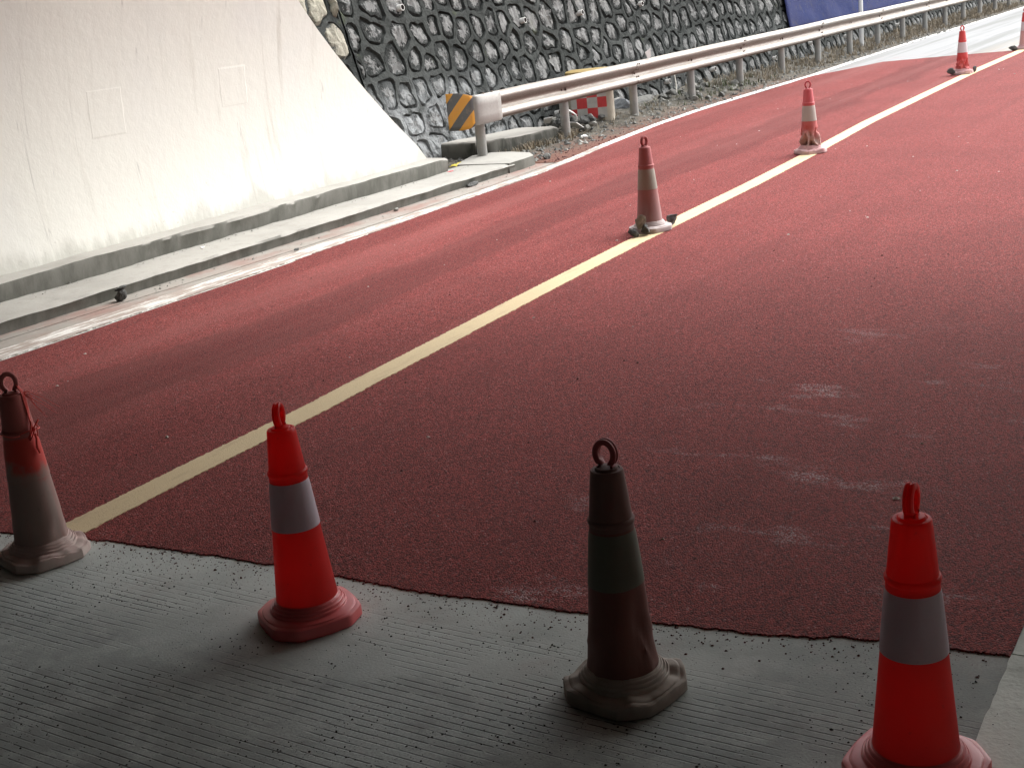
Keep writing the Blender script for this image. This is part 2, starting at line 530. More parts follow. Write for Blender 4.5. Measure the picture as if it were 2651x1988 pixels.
def mat_cone(name, col, dustc, lo, hi, zfade=(0.1, 0.6), rough=0.42, trans=0.0, blot=1.0, topcol=None):
    """plastic with road dust: more dust (lo) near the ground, less (hi) at the top"""
    t = NT(name)
    oc = t.objco()
    z = t.sep(oc)[2]
    n1 = t.noise(7, 5, 0.65, oc)
    n2 = t.noise(1.0, 4, 0.6, t.map((22, 22, 3), vec=oc))
    n3 = t.noise(60, 3, 0.6, oc)
    zz = t.math('ADD', z, t.math('MULTIPLY', t.math('SUBTRACT', n1, 0.5), 0.25 * blot))
    am = t.ramp(zz, zfade[0], zfade[1], lo, hi)
    am = t.math('ADD', am, t.math('MULTIPLY', t.math('SUBTRACT', n2, 0.5), 0.5 * blot * max(lo, hi)), clamp=True)
    c = t.mix(t.ramp(n1, 0.35, 0.7, 0, 0.15), col, tuple(x * 0.7 for x in col))
    if topcol:
        c = t.mix(t.ramp(z, topcol[1] - 0.01, topcol[1] + 0.01), c, topcol[0])
    c = t.mix(am, c, dustc)
    c = t.mix(t.ramp(n3, 0.64, 0.74, 0, 0.25 * blot), c, tuple(x * 0.4 for x in dustc))
    if trans > 0:
        tr = t.n.new('ShaderNodeBsdfTranslucent')
        t.set(tr.inputs['Color'], c)
        ms = t.n.new('ShaderNodeMixShader')
        ms.inputs[0].default_value = trans
        t.l.new(t.b.outputs[0], ms.inputs[1])
        t.l.new(tr.outputs[0], ms.inputs[2])
        t.l.new(ms.outputs[0], t.out.inputs[0])
    rr = t.ramp(am, 0, 0.6, rough, 0.8)
    return t.fin(c, rr, t.bump(n3, 0.15, 0.002), spec=0.45)

def mat_soil():
    t = NT('gravelly_roadside_soil')
    X, Y, Z = t.sep()
    a = t.noise(2.5, 6, 0.7)
    b = t.noise(22, 5, 0.7)
    c = t.mix(t.ramp(a, 0.38, 0.62), (0.075, 0.070, 0.056), (0.12, 0.108, 0.088))
    c = t.mix(t.ramp(b, 0.48, 0.68, 0, 0.6), c, (0.055, 0.052, 0.045))
    c = t.mix(t.ramp(t.noise(45, 3), 0.6, 0.7, 0, 0.6), c, (0.20, 0.185, 0.16))
    dd = t.math('ADD', X, t.math('MULTIPLY', t.math('SUBTRACT', t.noise(2.2, 4), 0.5), 0.8))
    red = t.math('MULTIPLY', t.ramp(dd, -8.0, -7.3), t.ramp(Y, 20, 23, 1, 0.1))
    c = t.mix(t.math('MULTIPLY', red, 0.8), c, (0.165, 0.062, 0.042))
    return t.fin(c, 0.95, t.bump(b, 0.8, 0.02))

def mat_stripes():
    t = NT('orange_black_chevron_sheet')
    uv = t.n.new('ShaderNodeAttribute')
    uv.attribute_name = 'stripe'
    f = t.math('FRACT', uv.outputs['Fac'])
    n1 = t.noise(14, 5, 0.7)
    f2 = t.math('ADD', f, t.math('MULTIPLY', t.math('SUBTRACT', t.noise(60, 2), 0.5), 0.012))
    k = t.math('GREATER_THAN', f2, 0.5)
    c = t.mix(k, (0.66, 0.30, 0.045), (0.105, 0.105, 0.105))
    c = t.mix(t.ramp(n1, 0.5, 0.75, 0, 0.35), c, (0.36, 0.25, 0.16))
    return t.fin(c, 0.5, spec=0.4)

def mat_tarp():
    t = NT('faded_blue_sheet')
    a = t.noise(1.2, 6, 0.7, t.map((1, 0.8, 1.5)))
    b = t.noise(4.5, 5, 0.7)
    c = t.mix(t.ramp(a, 0.35, 0.65), (0.022, 0.032, 0.105), (0.036, 0.042, 0.11))
    c = t.mix(t.ramp(b, 0.52, 0.72, 0, 0.55), c, (0.085, 0.078, 0.082))
    c = t.mix(t.ramp(t.noise(30, 2), 0.70, 0.76, 0, 0.7), c, (0.2, 0.21, 0.25))
    return t.fin(c, 0.8, t.bump(a, 0.5, 0.05), spec=0.06)

M_RED = mat_red_road()
M_PAVE = mat_pavement()
M_FAR = mat_far_concrete()
M_YEL = mat_paint('cream_yellow_road_paint', (0.68, 0.55, 0.335), (0.38, 0.27, 0.17), 0.35, (0.52, 0.68))
M_WHT = mat_paint('worn_white_road_paint', (0.72, 0.71, 0.68), (0.30, 0.245, 0.21), 0.92, (0.40, 0.54))
M_WHT2 = mat_paint('fresh_white_road_paint', (0.74, 0.73, 0.70), (0.50, 0.46, 0.42), 0.5, (0.55, 0.72))
M_GUT = mat_concrete('gutter_concrete', (0.32, 0.30, 0.27), (0.20, 0.17, 0.145), (0.26, 0.125, 0.10), 0.65)
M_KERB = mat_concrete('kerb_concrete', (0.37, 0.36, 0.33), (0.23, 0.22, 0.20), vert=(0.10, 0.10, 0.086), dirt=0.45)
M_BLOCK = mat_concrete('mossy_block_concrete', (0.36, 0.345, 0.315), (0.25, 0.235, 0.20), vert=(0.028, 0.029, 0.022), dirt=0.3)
M_SLAB = mat_concrete('pale_slab_concrete', (0.78, 0.84, 0.78), (0.36, 0.40, 0.36), dirt=0.75, bumpd=0.006)
M_LIN = mat_lining()
M_LINOUT = mat_concrete('outer_lining_concrete', (0.36, 0.355, 0.34))
M_MORT = mat_mortar()
M_STONE = mat_stone()
M_BUFF = mat_stone(True)
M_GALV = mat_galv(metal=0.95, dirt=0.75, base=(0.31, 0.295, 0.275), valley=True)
M_POST = mat_galv('dusty_galvanised_post', 0.45, 0.25, (0.26, 0.27, 0.26))
M_SOIL = mat_soil()
M_STRIPE = mat_stripes()
M_TARP = mat_tarp()
M_BOLT = mat_plain('rusty_bolt', (0.12, 0.08, 0.06), 0.6)
M_PVC = mat_plain('white_plastic_pipe', (0.72, 0.71, 0.68), 0.45, 0.2)
M_PIPEIN = mat_plain('dark_pipe_soil', (0.07, 0.06, 0.05), 0.9)  # dark inner tone of the pipes and the gutter joint
M_ROCKD = mat_plain('dark_broken_asphalt', (0.105, 0.107, 0.103), 0.85, 0.6, 35, 1.0, 0.02)
M_ROCKG = mat_plain('grey_broken_rock', (0.17, 0.17, 0.16), 0.9, 0.6, 18, 0.9, 0.02)
M_ROCKL = mat_plain('pale_broken_stone', (0.29, 0.285, 0.26), 0.9, 0.5, 25, 0.8, 0.02)
M_WHITE = mat_plain('white_broken_tile', (0.78, 0.77, 0.75), 0.5, 0.15)
M_GRIT = mat_plain('dark_grit', (0.035, 0.033, 0.033), 0.8, 0.3, 60)
M_GRITR = mat_plain('red_grit', (0.12, 0.045, 0.042), 0.8, 0.4, 60)
M_PEB = mat_plain('pale_pebble', (0.55, 0.50, 0.46), 0.8, 0.3, 60)

# ------------------------------------------------------------------ ground, road
YEL = [(2.2, 3.985), (3.2, 3.99), (3.8, 4.005), (4.64, 4.01), (4.98, 4.03), (7.13, 4.12), (8.53, 4.17), (11.04, 4.21), (12.52, 4.26),
       (15.22, 4.40), (18.08, 4.45), (21.2, 4.49), (24.5, 4.47), (40, 4.6), (120, 5.0)]
WHT = [(-40, 6.87), (5.1, 6.87), (9.0, 6.88), (12.0, 6.92), (13.25, 7.06), (14.2, 7.2), (16.0, 7.38), (18.0, 7.47), (20.5, 7.44), (22.5, 7.38),
       (25.7, 7.48), (30.8, 7.56), (36, 7.5), (42.4, 7.5), (120, 7.7)]

# earth base out to the horizon
mesh_obj('ground', [(-600, -300, -0.30), (600, -300, -0.30), (600, 900, -0.30), (-600, 900, -0.30)], [(0, 1, 2, 3)], M_SOIL, kind='structure')

def strip(name, lo, hi, s0, s1, z, mat, ds=0.05, rough=0.0, thick=0.012, kind='structure', seed=0.0, freq=9.0, holes=False):
    """a thin slab between n = lo(s) and n = hi(s), with uneven sides"""
    vs, fs = [], []
    k = int((s1 - s0) / ds) + 1
    for i in range(k + 1):
        s = s0 + (s1 - s0) * i / k
        a = lo(s) + rough * fbm(s * freq, 1.3 + seed)
        b = hi(s) + rough * fbm(s * freq, 7.9 + seed)
        vs += [W(s, a, z), W(s, b, z), W(s, b, z - thick), W(s, a, z - thick)]
    for i in range(k):
        q, r = 4 * i, 4 * i + 4
        for c in range(4):
            d = (c + 1) % 4
            fs.append((q + c, q + d, r + d, r + c))
    fs.append((3, 2, 1, 0))
    fs.append((4 * k, 4 * k + 1, 4 * k + 2, 4 * k + 3))
    return mesh_obj(name, vs, fs, mat, kind=kind)

# grooved concrete pavement inside the tunnel, running on under the red surface
strip('tunnel_pavement', lambda s: 0.602, lambda s: 6.80, -60, 21.0, 0.0, M_PAVE, ds=1.0, thick=0.25)
# bright concrete beyond
strip('concrete_road', lambda s: -3.0, lambda s: poly(WHT, s) + 0.1, 21.0, 140, -0.001, M_FAR, ds=1.0, thick=0.2)
strip('road_shoulder', lambda s: -3.0, lambda s: 0.598, 8.2, 20.99, -0.002, M_GUT, ds=1.0, thick=0.2)

# red anti-skid surface, ~1 cm thick, ragged near edge, diagonal far edge
def red_near(n):
    base = poly([(0.6, 3.27), (0.92, 3.25), (1.22, 3.18), (1.8, 3.13), (2.34, 3.10), (3.0, 3.12), (3.72, 3.09), (4.28, 3.02), (6.9, 2.75)], n)
    return base + 0.012 * fbm(n * 7, 3.3) + 0.008 * fbm(n * 40, 1.1) + 0.006 * fbm(n * 160, 8.1) + (0.012 if 1.0 < n < 1.5 else 0) * fbm(n * 9, 5)
def red_far(n):
    return poly([(0.6, 25.6), (3.0, 25.3), (4.6, 25.05), (5.7, 24.8), (6.3, 24.55), (6.74, 24.4), (7.1, 23.0), (7.5, 21.8)], n) + 0.05 * fbm(n * 6, 2.2)
NR = 1500
verts, faces = [], []
SR = 40
for i in range(NR + 1):
    u = i / NR
    for j in range(SR + 1):
        v = (j / SR) ** 2.2
        nn = 0.604 + u * 6.2
        s = lerp(red_near(nn), red_far(nn), v)
        hi = min(poly(WHT, s) - (0.17 if s < 8 else 0.06) - 0.01, 8)
        nn = 0.604 + u * (hi - 0.604 + 0.01 * fbm(s * 9, 4.4))
        s = lerp(red_near(nn), red_far(nn), v)
        zz = 0.005 + (0.0007 * fbm(nn * 3, s * 3) if 0 < j < SR else 0)
        verts.append(W(s, nn, zz))
for i in range(NR):
    for j in range(SR):
        a = i * (SR + 1) + j
        faces.append((a, a + 1, a + SR + 2, a + SR + 1))
k0 = len(verts)
for i in range(NR + 1):        # the ragged near face
    p = verts[i * (SR + 1)]
    verts.append((p[0], p[1] - 0.002, 0.0))
for i in range(NR):
    faces.append((k0 + i, i * (SR + 1), (i + 1) * (SR + 1), k0 + i + 1))
mesh_obj('red_road_surface', verts, faces, M_RED, kind='structure')

# painted lines
strip('yellow_lane_line', lambda s: poly(YEL, s) - 0.078, lambda s: poly(YEL, s) + 0.078, 3.115, 26.5, 0.0082, M_YEL, ds=0.008, rough=0.009, thick=0.003, freq=45)
strip('white_edge_line', lambda s: poly(WHT, s) - (0.15 if s < 8 else lerp(0.15, 0.055, min(1, (s - 8) / 3))), lambda s: poly(WHT, s) + 0.065, -20, 14.0, 0.0095, M_WHT, ds=0.02, rough=0.014, thick=0.012, freq=22)
strip('white_edge_line', lambda s: poly(WHT, s) - 0.055, lambda s: poly(WHT, s) + 0.06, 14.0, 120, 0.0082, M_WHT2, ds=0.03, rough=0.012, thick=0.0115, freq=12)
# concrete gutter between the line and the kerb, in two long bays with an open joint
JN = [(-40, 7.17), (5.3, 7.15), (6.3, 7.11), (7.4, 7.04), (9.65, 6.99), (11.3, 7.02), (12.6, 7.1)]
strip('gutter', lambda s: poly(WHT, s) + 0.03 if s > 0 else 6.8, lambda s: poly(JN, s) - 0.006, -60, 12.9, 0.0062, M_GUT, ds=0.04, rough=0.005, thick=0.2, freq=14)
strip('gutter', lambda s: poly(JN, s) + 0.008, lambda s: 7.34, -60, 12.7, 0.008, M_GUT, ds=0.04, rough=0.005, thick=0.2, freq=14, seed=4)
strip('gutter_joint', lambda s: 6.78, lambda s: 7.36, -60, 12.9, -0.012, M_PIPEIN, ds=1, thick=0.1)

# ------------------------------------------------------------------ kerb + ledge (left), slab (right)
def profile_run(name, prof, s0, s1, ds, mat, rough=0.006, cap=True, seed=0):
    """prof: list of (n, z); swept along s with small unevenness"""
    vs, fs = [], []
    k = int((s1 - s0) / ds)
    m = len(prof)
    for i in range(k + 1):
        s = s0 + (s1 - s0) * i / k
        for j, (n, z) in enumerate(prof):
            dn = rough * fbm(s * 3.1, j * 0.7 + seed) + rough * 0.5 * fbm(s * 13, j * 1.7 + seed)
            dz = rough * 0.8 * fbm(s * 2.3, 20 + j * 0.5 + seed)
            vs.append(W(s, n + dn, z + dz))
    for i in range(k):
        for j in range(m - 1):
            a = i * m + j
            fs.append((a, a + 1, a + m + 1, a + m))
    if cap:
        fs.append(tuple(range(m))[::-1])
        fs.append(tuple(range(k * m, (k + 1) * m)))
    o = mesh_obj(name, vs, fs, mat, kind='structure')
    return smooth_by_angle(o, 40)

profile_run('kerb', [(7.30, -0.2), (7.30, 0.0), (7.285, 0.05), (7.27, 0.085), (7.285, 0.099), (7.32, 0.104), (7.5, 0.103), (7.78, 0.10), (7.9, 0.10), (7.9, -0.2)], -60, 12.15, 0.05, M_KERB, 0.011)
profile_run('ledge', [(7.80, 0.0), (7.795, 0.10), (7.775, 0.215), (7.785, 0.238), (7.81, 0.244), (8.05, 0.246), (8.6, 0.246), (8.6, 0.0)], -60, 11.65, 0.05, M_KERB, 0.011, seed=3)
# the kerb end widens into the footing of the first guardrail post
ft = []
prof_foot = [(12.05, 7.28), (12.35, 7.27), (12.62, 7.30), (12.88, 7.50), (13.0, 7.80), (12.98, 8.06), (12.72, 8.16), (12.3, 8.04), (12.05, 7.93)]
vs = [W(s, n, 0.112 + 0.006 * fbm(s * 3, n * 3)) for s, n in prof_foot] + [W(s + (0.04 if s > 12.5 else 0), n, -0.1) for s, n in prof_foot]
m = len(prof_foot)
fs = [tuple(range(m))[::-1]] + [(i, (i + 1) % m, m + (i + 1) % m, m + i) for i in range(m)]
mesh_obj('kerb_footing', vs, fs, M_KERB, kind='structure')
# right side: cover slab that the camera stands behind
for a, b in ((-60, -2), (-1.995, 0.2), (0.205, 1.7), (1.705, 3.262), (3.268, 5.2), (5.205, 8.2)):
    strip('side_slab', lambda s: -2.6, lambda s: 0.60, a, b, 0.0135, M_SLAB, ds=0.04, rough=0.004, thick=0.2, freq=15, seed=a)

# ------------------------------------------------------------------ tunnel lining with an obliquely cut mouth
CN, CZ, RR = 3.75, 1.0, 4.33
lin = thing('tunnel_lining', 'white painted concrete arch of the tunnel mouth, cut off on a slant', 'tunnel', W(11.6, 8.0, 0.24))
ang0 = math.atan2(0.20 - CZ, math.sqrt(RR * RR - (0.20 - CZ) ** 2))
NA = 72
vs, fs, mi = [], [], []
def cut_s(z, n=8.0):
    return cut0(z) + 0.15 * (8.0 - min(n, 8.0))      # the mouth is skewed: its right side reaches further out
def cut0(z):
    return 11.66 - 1.09 * max(0, z - 0.25) if z < 2.2 else 9.53 - 1.0 * (z - 2.2) 
def lin_pt(a, r, s):
    c_ = math.cos(a)
    return W(s, CN + r * c_ * (1.45 if c_ < 0 else 1.0), CZ + r * math.sin(a))    # wider on the walkway side
svals = [4.2, 4.6, 5]
for i in range(NA + 1):
    a = lerp(ang0, math.pi - ang0, i / NA)
    z = CZ + RR * math.sin(a)
    cs = cut_s(z, CN + RR * math.cos(a)) + 0.012 * fbm(a * 14, 3)
    row = [s for s in svals] + [lerp(5, cs, t) for t in (0.2, 0.4, 0.6, 0.8, 1.0)]
    for s in row:
        vs.append(lin_pt(a, RR, s))
    for s in row:
        vs.append(lin_pt(a, RR + 0.34, s))
m = len(svals) + 5
for i in range(NA):
    A, B = i * 2 * m, (i + 1) * 2 * m
    for j in range(m - 1):
        fs.append((A + j, A + j + 1, B + j + 1, B + j)); mi.append(0)
        fs.append((A + m + j, B + m + j, B + m + j + 1, A + m + j + 1)); mi.append(1)
    fs.append((A + m - 1, A + 2 * m - 1, B + 2 * m - 1, B + m - 1)); mi.append(0)
mesh_obj('arch_shell', vs, fs, [M_LIN, M_LINOUT], lin, W(11.6, 8.0, 0.24), smooth=False, mi=mi)
smooth_by_angle(bpy.data.objects['arch_shell'], 30)
# the unseen bore behind it, darkened to cut bounced light; end capped against daylight
vs, fs = [], []
sv = [-60, -40, -25, -15, -8, -4, -1, 1, 3, 4.195]
for i in range(NA + 1):
    a = lerp(ang0, math.pi - ang0, i / NA)
    for s in sv:
        vs.append(lin_pt(a, RR - 0.003, s))
m = len(sv)
for i in range(NA):
    for j in range(m - 1):
        a = i * m + j
        fs.append((a, a + 1, a + m + 1, a + m))
c = len(vs)
vs.append(W(-60, CN, 1.0))
for i in range(NA):
    fs.append((i * m, (i + 1) * m, c))
fs.append((NA * m, 0, c))
mesh_obj('bore_wall', vs, fs, mat_concrete('dark_bore_concrete', (0.13, 0.128, 0.12), (0.08, 0.08, 0.075)), lin, W(11.6, 8.0, 0.24), smooth=True)
# unseen flat roof added over the cut mouth to hold back daylight inside
SHADE_L = 7.55
can = thing('added_shade_canopy', 'added unseen roof that shades the tunnel mouth', 'added_canopy', W(8, CN, 5.56))
mb = MB()
def skew_box(sa, sb, na, nb_, z0_, z1_):
    v = [W(s_ + 0.42 * (8.0 - n_), n_, z_) for z_ in (z0_, z1_) for s_, n_ in ((sa, na), (sb, na), (sb, nb_), (sa, nb_))]
    mb.add(v, [(3, 2, 1, 0), (4, 5, 6, 7), (0, 1, 5, 4), (1, 2, 6, 5), (2, 3, 7, 6), (3, 0, 4, 7)])
skew_box(3.0, SHADE_L, -2.9, 8.6, 5.56, 5.84)
mb.obj('shade_slab', M_LINOUT, can, W(8, CN, 5.7))
for s_, zb_ in ((5.2, 5.30), (6.4, 5.30), (SHADE_L - 0.26, 4.30)):  # deep front beam hangs low to steepen the light falloff
    mb = MB()
    skew_box(s_, s_ + 0.24, -2.85, 8.55, zb_, 5.555)
    mb.obj('shade_beam', M_LINOUT, can, W(s_, CN, 5.43))
# two plastered patches standing slightly proud of the lining
for (s0, s1, z0, z1) in ((7.20, 7.64, 1.02, 1.46), (8.68, 9.10, 1.08, 1.49)):
    vs, fs = [], []
    nn = 6
    for d, ins in ((-0.004, 0.0), (0.002, 0.05)):
        for i in range(nn + 1):
            z = lerp(z0 + ins, z1 - ins, i / nn)
            a = math.asin((z - CZ) / RR)
            for s in (s0 + ins, s1 - ins):
                vs.append(lin_pt(a, RR - d, s + 0.01 * (z - z0)))
    k = 2 * (nn + 1)
    for i in range(nn):
        fs.append((k + 2 * i, k + 2 * i + 2, k + 2 * i + 3, k + 2 * i + 1))
        fs.append((2 * i, 2 * i + 2, k + 2 * i + 2, k + 2 * i))
        fs.append((2 * i + 1, k + 2 * i + 1, k + 2 * i + 3, 2 * i + 3))
    fs.append((0, k, k + 1, 1))
    fs.append((2 * nn, 2 * nn + 1, k + 2 * nn + 1, k + 2 * nn))
    mesh_obj('plaster_patch', vs, fs, M_LIN, lin, W((s0 + s1) / 2, 8.17, (z0 + z1) / 2))

# ------------------------------------------------------------------ roadside soil strip
def soil_h(s, n):
    base = poly([(7.2, -0.01), (7.6, 0.012), (8.1, 0.03), (8.5, 0.05), (9.2, 0.10)], n)
    if s > 15.2:
        base += 0.07 * math.exp(-((s - 17.2) / 1.6) ** 2) * max(0, min(1, (n - 7.75) / 0.5))
        base += 0.05 * math.exp(-((s - 20.5) / 2.0) ** 2) * max(0, min(1, (n - 7.7) / 0.5))
    ramp = max(0, min(1, (n - 7.45) / 0.4))
    return base + ramp * (0.028 * fbm(s * 2.2, n * 2.2, 0, 5) + 0.012 * fbm(s * 11, n * 11, 3, 3))
vs, fs = [], []
ss = [11.0 + 0.05 * i for i in range(400)] + [31.0 + 0.25 * i for i in range(120)] + [61 + 2.5 * i for i in range(32)]
nsn = 44
for s in ss:
    lo = poly(WHT, s) + 0.02
    if s < 12.9:
        lo = max(lo, 7.2)
    for j in range(nsn + 1):
        n = lerp(lo, 9.4, j / nsn)
        z = soil_h(s, n)
        if j == 0:
            z = min(z, -0.004)
        if s < 12.9 and n < 7.45:
            z = -0.03
        vs.append(W(s, n, z))
for i in range(len(ss) - 1):
    for j in range(nsn):
        a = i * (nsn + 1) + j
        fs.append((a, a + 1, a + nsn + 2, a + nsn + 1))
mesh_obj('soil_verge', vs, fs, M_SOIL, smooth=True, kind='structure')

# ------------------------------------------------------------------ mossy concrete block behind the first posts
blk = [(12.95, 8.72), (12.93, 8.24), (13.08, 8.10), (13.6, 8.09), (14.2, 8.08), (14.66, 8.09), (14.80, 8.3), (14.82, 8.75)]
vs, fs = [], []
nb = []
for (a, b) in zip(blk, blk[1:] + blk[:1]):
    for t in range(6):
        nb.append((lerp(a[0], b[0], t / 6), lerp(a[1], b[1], t / 6)))
m = len(nb)
cxb, cyb = 13.85, 8.42
for lvl, (ins, zf) in enumerate(((0.0, -0.1), (0.0, 0.0), (-0.01, 0.55), (0.0, 0.92), (0.025, 1.0), (0.12, 1.0), (0.24, 1.0))):
    for (s, n) in nb:
        zt = lerp(0.245, 0.18, (s - 12.9) / 1.9)
        d = Vector((s - cxb, n - cyb))
        L = d.length
        f = max(0, (L - ins) / L)
        r = 0.02 * fbm(s * 7, n * 7, zf * 3)
        x, y = cxb + d.x * f + r * d.x / L, cyb + d.y * f + r * d.y / L
        vs.append(W(x, y, zt * zf + (0.008 * fbm(x * 5, y * 5, 9) if zf > 0.9 else 0)))
for l in range(6):
    for i in range(m):
        a, b = l * m + i, l * m + (i + 1) % m
        fs.append((a, a + m, b + m, b))
fs.append(tuple(range(6 * m, 7 * m)))
o = mesh_obj('concrete_block', vs, fs, M_BLOCK, origin=W(13.85, 8.4, 0))
smooth_by_angle(o, 45)
tag(o, 'low mossy concrete block behind the first two guardrail posts', 'concrete block')

# ------------------------------------------------------------------ retaining wall of rubble stones
WN, WB = 8.75, 0.25
def wall_pt(s, t, d):
    """s along, t height up the face, d proud of the face (towards the road)"""
    L = math.sqrt(1 + WB * WB)
    return W(s, WN + WB * t - d / L, t + d * WB / L)

class Cells:
    def __init__(self, s0, s1, t0, t1, rh, ws, seed):
        rnd = random.Random(seed)
        self.seeds = []
        t = t0 + rh * 0.5
        while t < t1 + rh:
            s = s0 - 0.3 + rnd.random() * 0.3
            while s < s1 + 0.3:
                w = rnd.uniform(*ws)
                s += w
                tt = t + rnd.uniform(-0.34, 0.34) * rh + 0.10 * fbm(s * 0.5, t * 2)
                self.seeds.append((s - w / 2, tt))
            t += rh
        self.grid = {}
        for i, (s, t) in enumerate(self.seeds):
            self.grid.setdefault((int(s // 0.5), int(t // 0.5)), []).append(i)
    def cell(self, i, s0, s1, t0, t1):
        x, y = self.seeds[i]
        P = [(x - 1, y - 1), (x + 1, y - 1), (x + 1, y + 1), (x - 1, y + 1)]
        gx, gy = int(x // 0.5), int(y // 0.5)
        nb = [j for a in range(-2, 3) for b in range(-2, 3) for j in self.grid.get((gx + a, gy + b), []) if j != i]
        planes = []
        for j in nb:
            u, v = self.seeds[j]
            planes.append((u - x, v - y, ((u * u + v * v) - (x * x + y * y)) / 2))
        planes += [(1, 0, s1), (-1, 0, -s0), (0, 1, t1), (0, -1, -t0)]
        for (a, b, c) in planes:
            Q = []
            for (p, q) in zip(P, P[1:] + P[:1]):
                dp, dq = a * p[0] + b * p[1] - c, a * q[0] + b * q[1] - c
                if dp <= 0:
                    Q.append(p)
                if dp * dq < 0:
                    t = dp / (dp - dq)
                    Q.append((lerp(p[0], q[0], t), lerp(p[1], q[1], t)))
            P = Q
            if len(P) < 3:
                return None
        return P

def ray_poly(P, cx, cy, a):
    dx, dy = math.cos(a), math.sin(a)
    best = 9
    for (p, q) in zip(P, P[1:] + P[:1]):
        ex, ey = q[0] - p[0], q[1] - p[1]
        den = dx * ey - dy * ex
        if abs(den) < 1e-9:
            continue
        t = ((p[0] - cx) * ey - (p[1] - cy) * ex) / den
        u = ((p[0] - cx) * dy - (p[1] - cy) * dx) / den
        if t > 0 and -1e-6 <= u <= 1 + 1e-6:
            best = min(best, t)
    return best

def build_masonry(root, origin, s0, s1, t0, t1, rh, ws, seed, joint, crest, stone_mat, limit, inview, proud=(-0.006, 0.022)):
    cells = Cells(s0, s1, t0, t1, rh, ws, seed)
    rnd = random.Random(seed + 5)
    mb = MB()
    stones = []
    for i, (x, y) in enumerate(cells.seeds):
        if not (s0 - 0.2 < x < s1 + 0.2 and t0 - 0.2 < y < t1 + 0.2):
            continue
        P = cells.cell(i, s0, s1, t0, t1)
        if not P:
            continue
        cx = sum(p[0] for p in P) / len(P)
        cy = sum(p[1] for p in P) / len(P)
        K = 14
        angs = [2 * math.pi * k / K for k in range(K)]
        corner = [math.atan2(p[1] - cy, p[0] - cx) % (2 * math.pi) for p in P]
        allang = sorted(set([round(a, 4) for a in angs + corner]))
        outs = [ray_poly(P, cx, cy, a) for a in allang]
        rmin = min(outs)
        if rmin < 0.05:
            # sliver cell: solid mortar
            mb.add([wall_pt(p[0], p[1], crest) for p in P], [tuple(range(len(P)))[::-1]])
            continue
        def rin(a):
            # blurred radius, shrunk by the joint width
            acc = 0
            for d in (-0.35, -0.17, 0, 0.17, 0.35):
                acc += ray_poly(P, cx, cy, a + d)
            r = min(acc / 5, ray_poly(P, cx, cy, a)) - joint * max(0.35, 1 + 1.1 * fbm(cx * 3 + 1.4 * math.cos(a), cy * 3 + 1.4 * math.sin(a)))
            return max(0.03, r)
        ins = [rin(a) for a in allang]
        m = len(allang)
        vs = []
        for a, r in zip(allang, outs):
            x_, y_ = cx + r * math.cos(a), cy + r * math.sin(a)
            vs.append(wall_pt(x_, y_, crest + 0.016 * fbm(x_ * 4, y_ * 4)))
        for ri, dep in ((1.0, crest * 0.92), (0.975, crest * 0.25), (0.94, -0.02)):
            for a, r, ro in zip(allang, ins, outs):
                rr = r * ri if ri < 1 else min(r, ro - 0.004)
                x_, y_ = cx + rr * math.cos(a), cy + rr * math.sin(a)
                vs.append(wall_pt(x_, y_, dep + (0.016 * fbm(x_ * 4, y_ * 4) if ri == 1 else 0)))
        fs = []
        for l in range(3):
            for k in range(m):
                a, b = l * m + k, l * m + (k + 1) % m
                fs.append((a, a + m, b + m, b))
        fs.append(tuple(range(3 * m, 4 * m))[::-1])
        mb.add(vs, fs)
        # the stone in its recess
        K2 = 13
        ph = rnd.random()
        sv, rim = [], []
        hgt = rnd.uniform(*proud)
        tx, ty = rnd.uniform(-0.10, 0.10), rnd.uniform(-0.14, 0.10)
        for ri, (rf, dep, e) in enumerate(((0.96, -0.018, 1.05), (0.80, 0.25, 0.72), (0.42, 0.8, 0.25))):
            for k in range(K2):
                a = 2 * math.pi * (k + ph) / K2
                base = min(rin(a), 9)
                r = base * rf * (1 + (0.16 if ri else 0.02) * fbm(cx * 9 + 3 * math.cos(a), cy * 9 + 3 * math.sin(a), ri))
                if ri == 0:
                    r = base * 0.93
                x_, y_ = cx + r * math.cos(a), cy + r * math.sin(a)
                d = -0.018 if ri == 0 else hgt * dep + 0.006 + tx * (x_ - cx) + ty * (y_ - cy) + 0.022 * fbm(x_ * 14, y_ * 14, 2)
                sv.append(wall_pt(x_, y_, d))
                rim.append(e)
        sv.append(wall_pt(cx, cy, hgt + 0.008 + 0.02 * fbm(cx * 14, cy * 14, 2)))
        rim.append(0.0)
        sf = []
        for l in range(2):
            for k in range(K2):
                a, b = l * K2 + k, l * K2 + (k + 1) % K2
                sf.append((a, a + K2, b + K2, b))
        for k in range(K2):
            sf.append((2 * K2 + k, 3 * K2, 2 * K2 + (k + 1) % K2))
        stones.append((cx, cy, sv, [f[::-1] for f in sf] if False else sf, rim))
    # orientation: faces wound so that normals face the road
    vis = sorted([st for st in stones if inview(st[0], st[1])], key=lambda st: st[0] * st[0] + 60)
    ids = set(id(st) for st in vis[:limit])
    rest_v, rest_f, rest_r = [], [], []
    for st in stones:
        if id(st) in ids:
            me_o = mesh_obj('stone', st[2], st[3], stone_mat, root, wall_pt(st[0], st[1], 0), attr={'rim': st[4]})
        else:
            k = len(rest_v)
            rest_v += st[2]
            rest_f += [tuple(i + k for i in f) for f in st[3]]
            rest_r += st[4]
    if rest_v:
        mesh_obj('stone', rest_v, rest_f, stone_mat, root, origin, kind='stuff', attr={'rim': rest_r},
                 label='remaining stones of the masonry, far along or high on the wall')
    ob = mb.obj('mortar', M_MORT, root, origin)
    smooth_by_angle(ob, 28)
    return ob

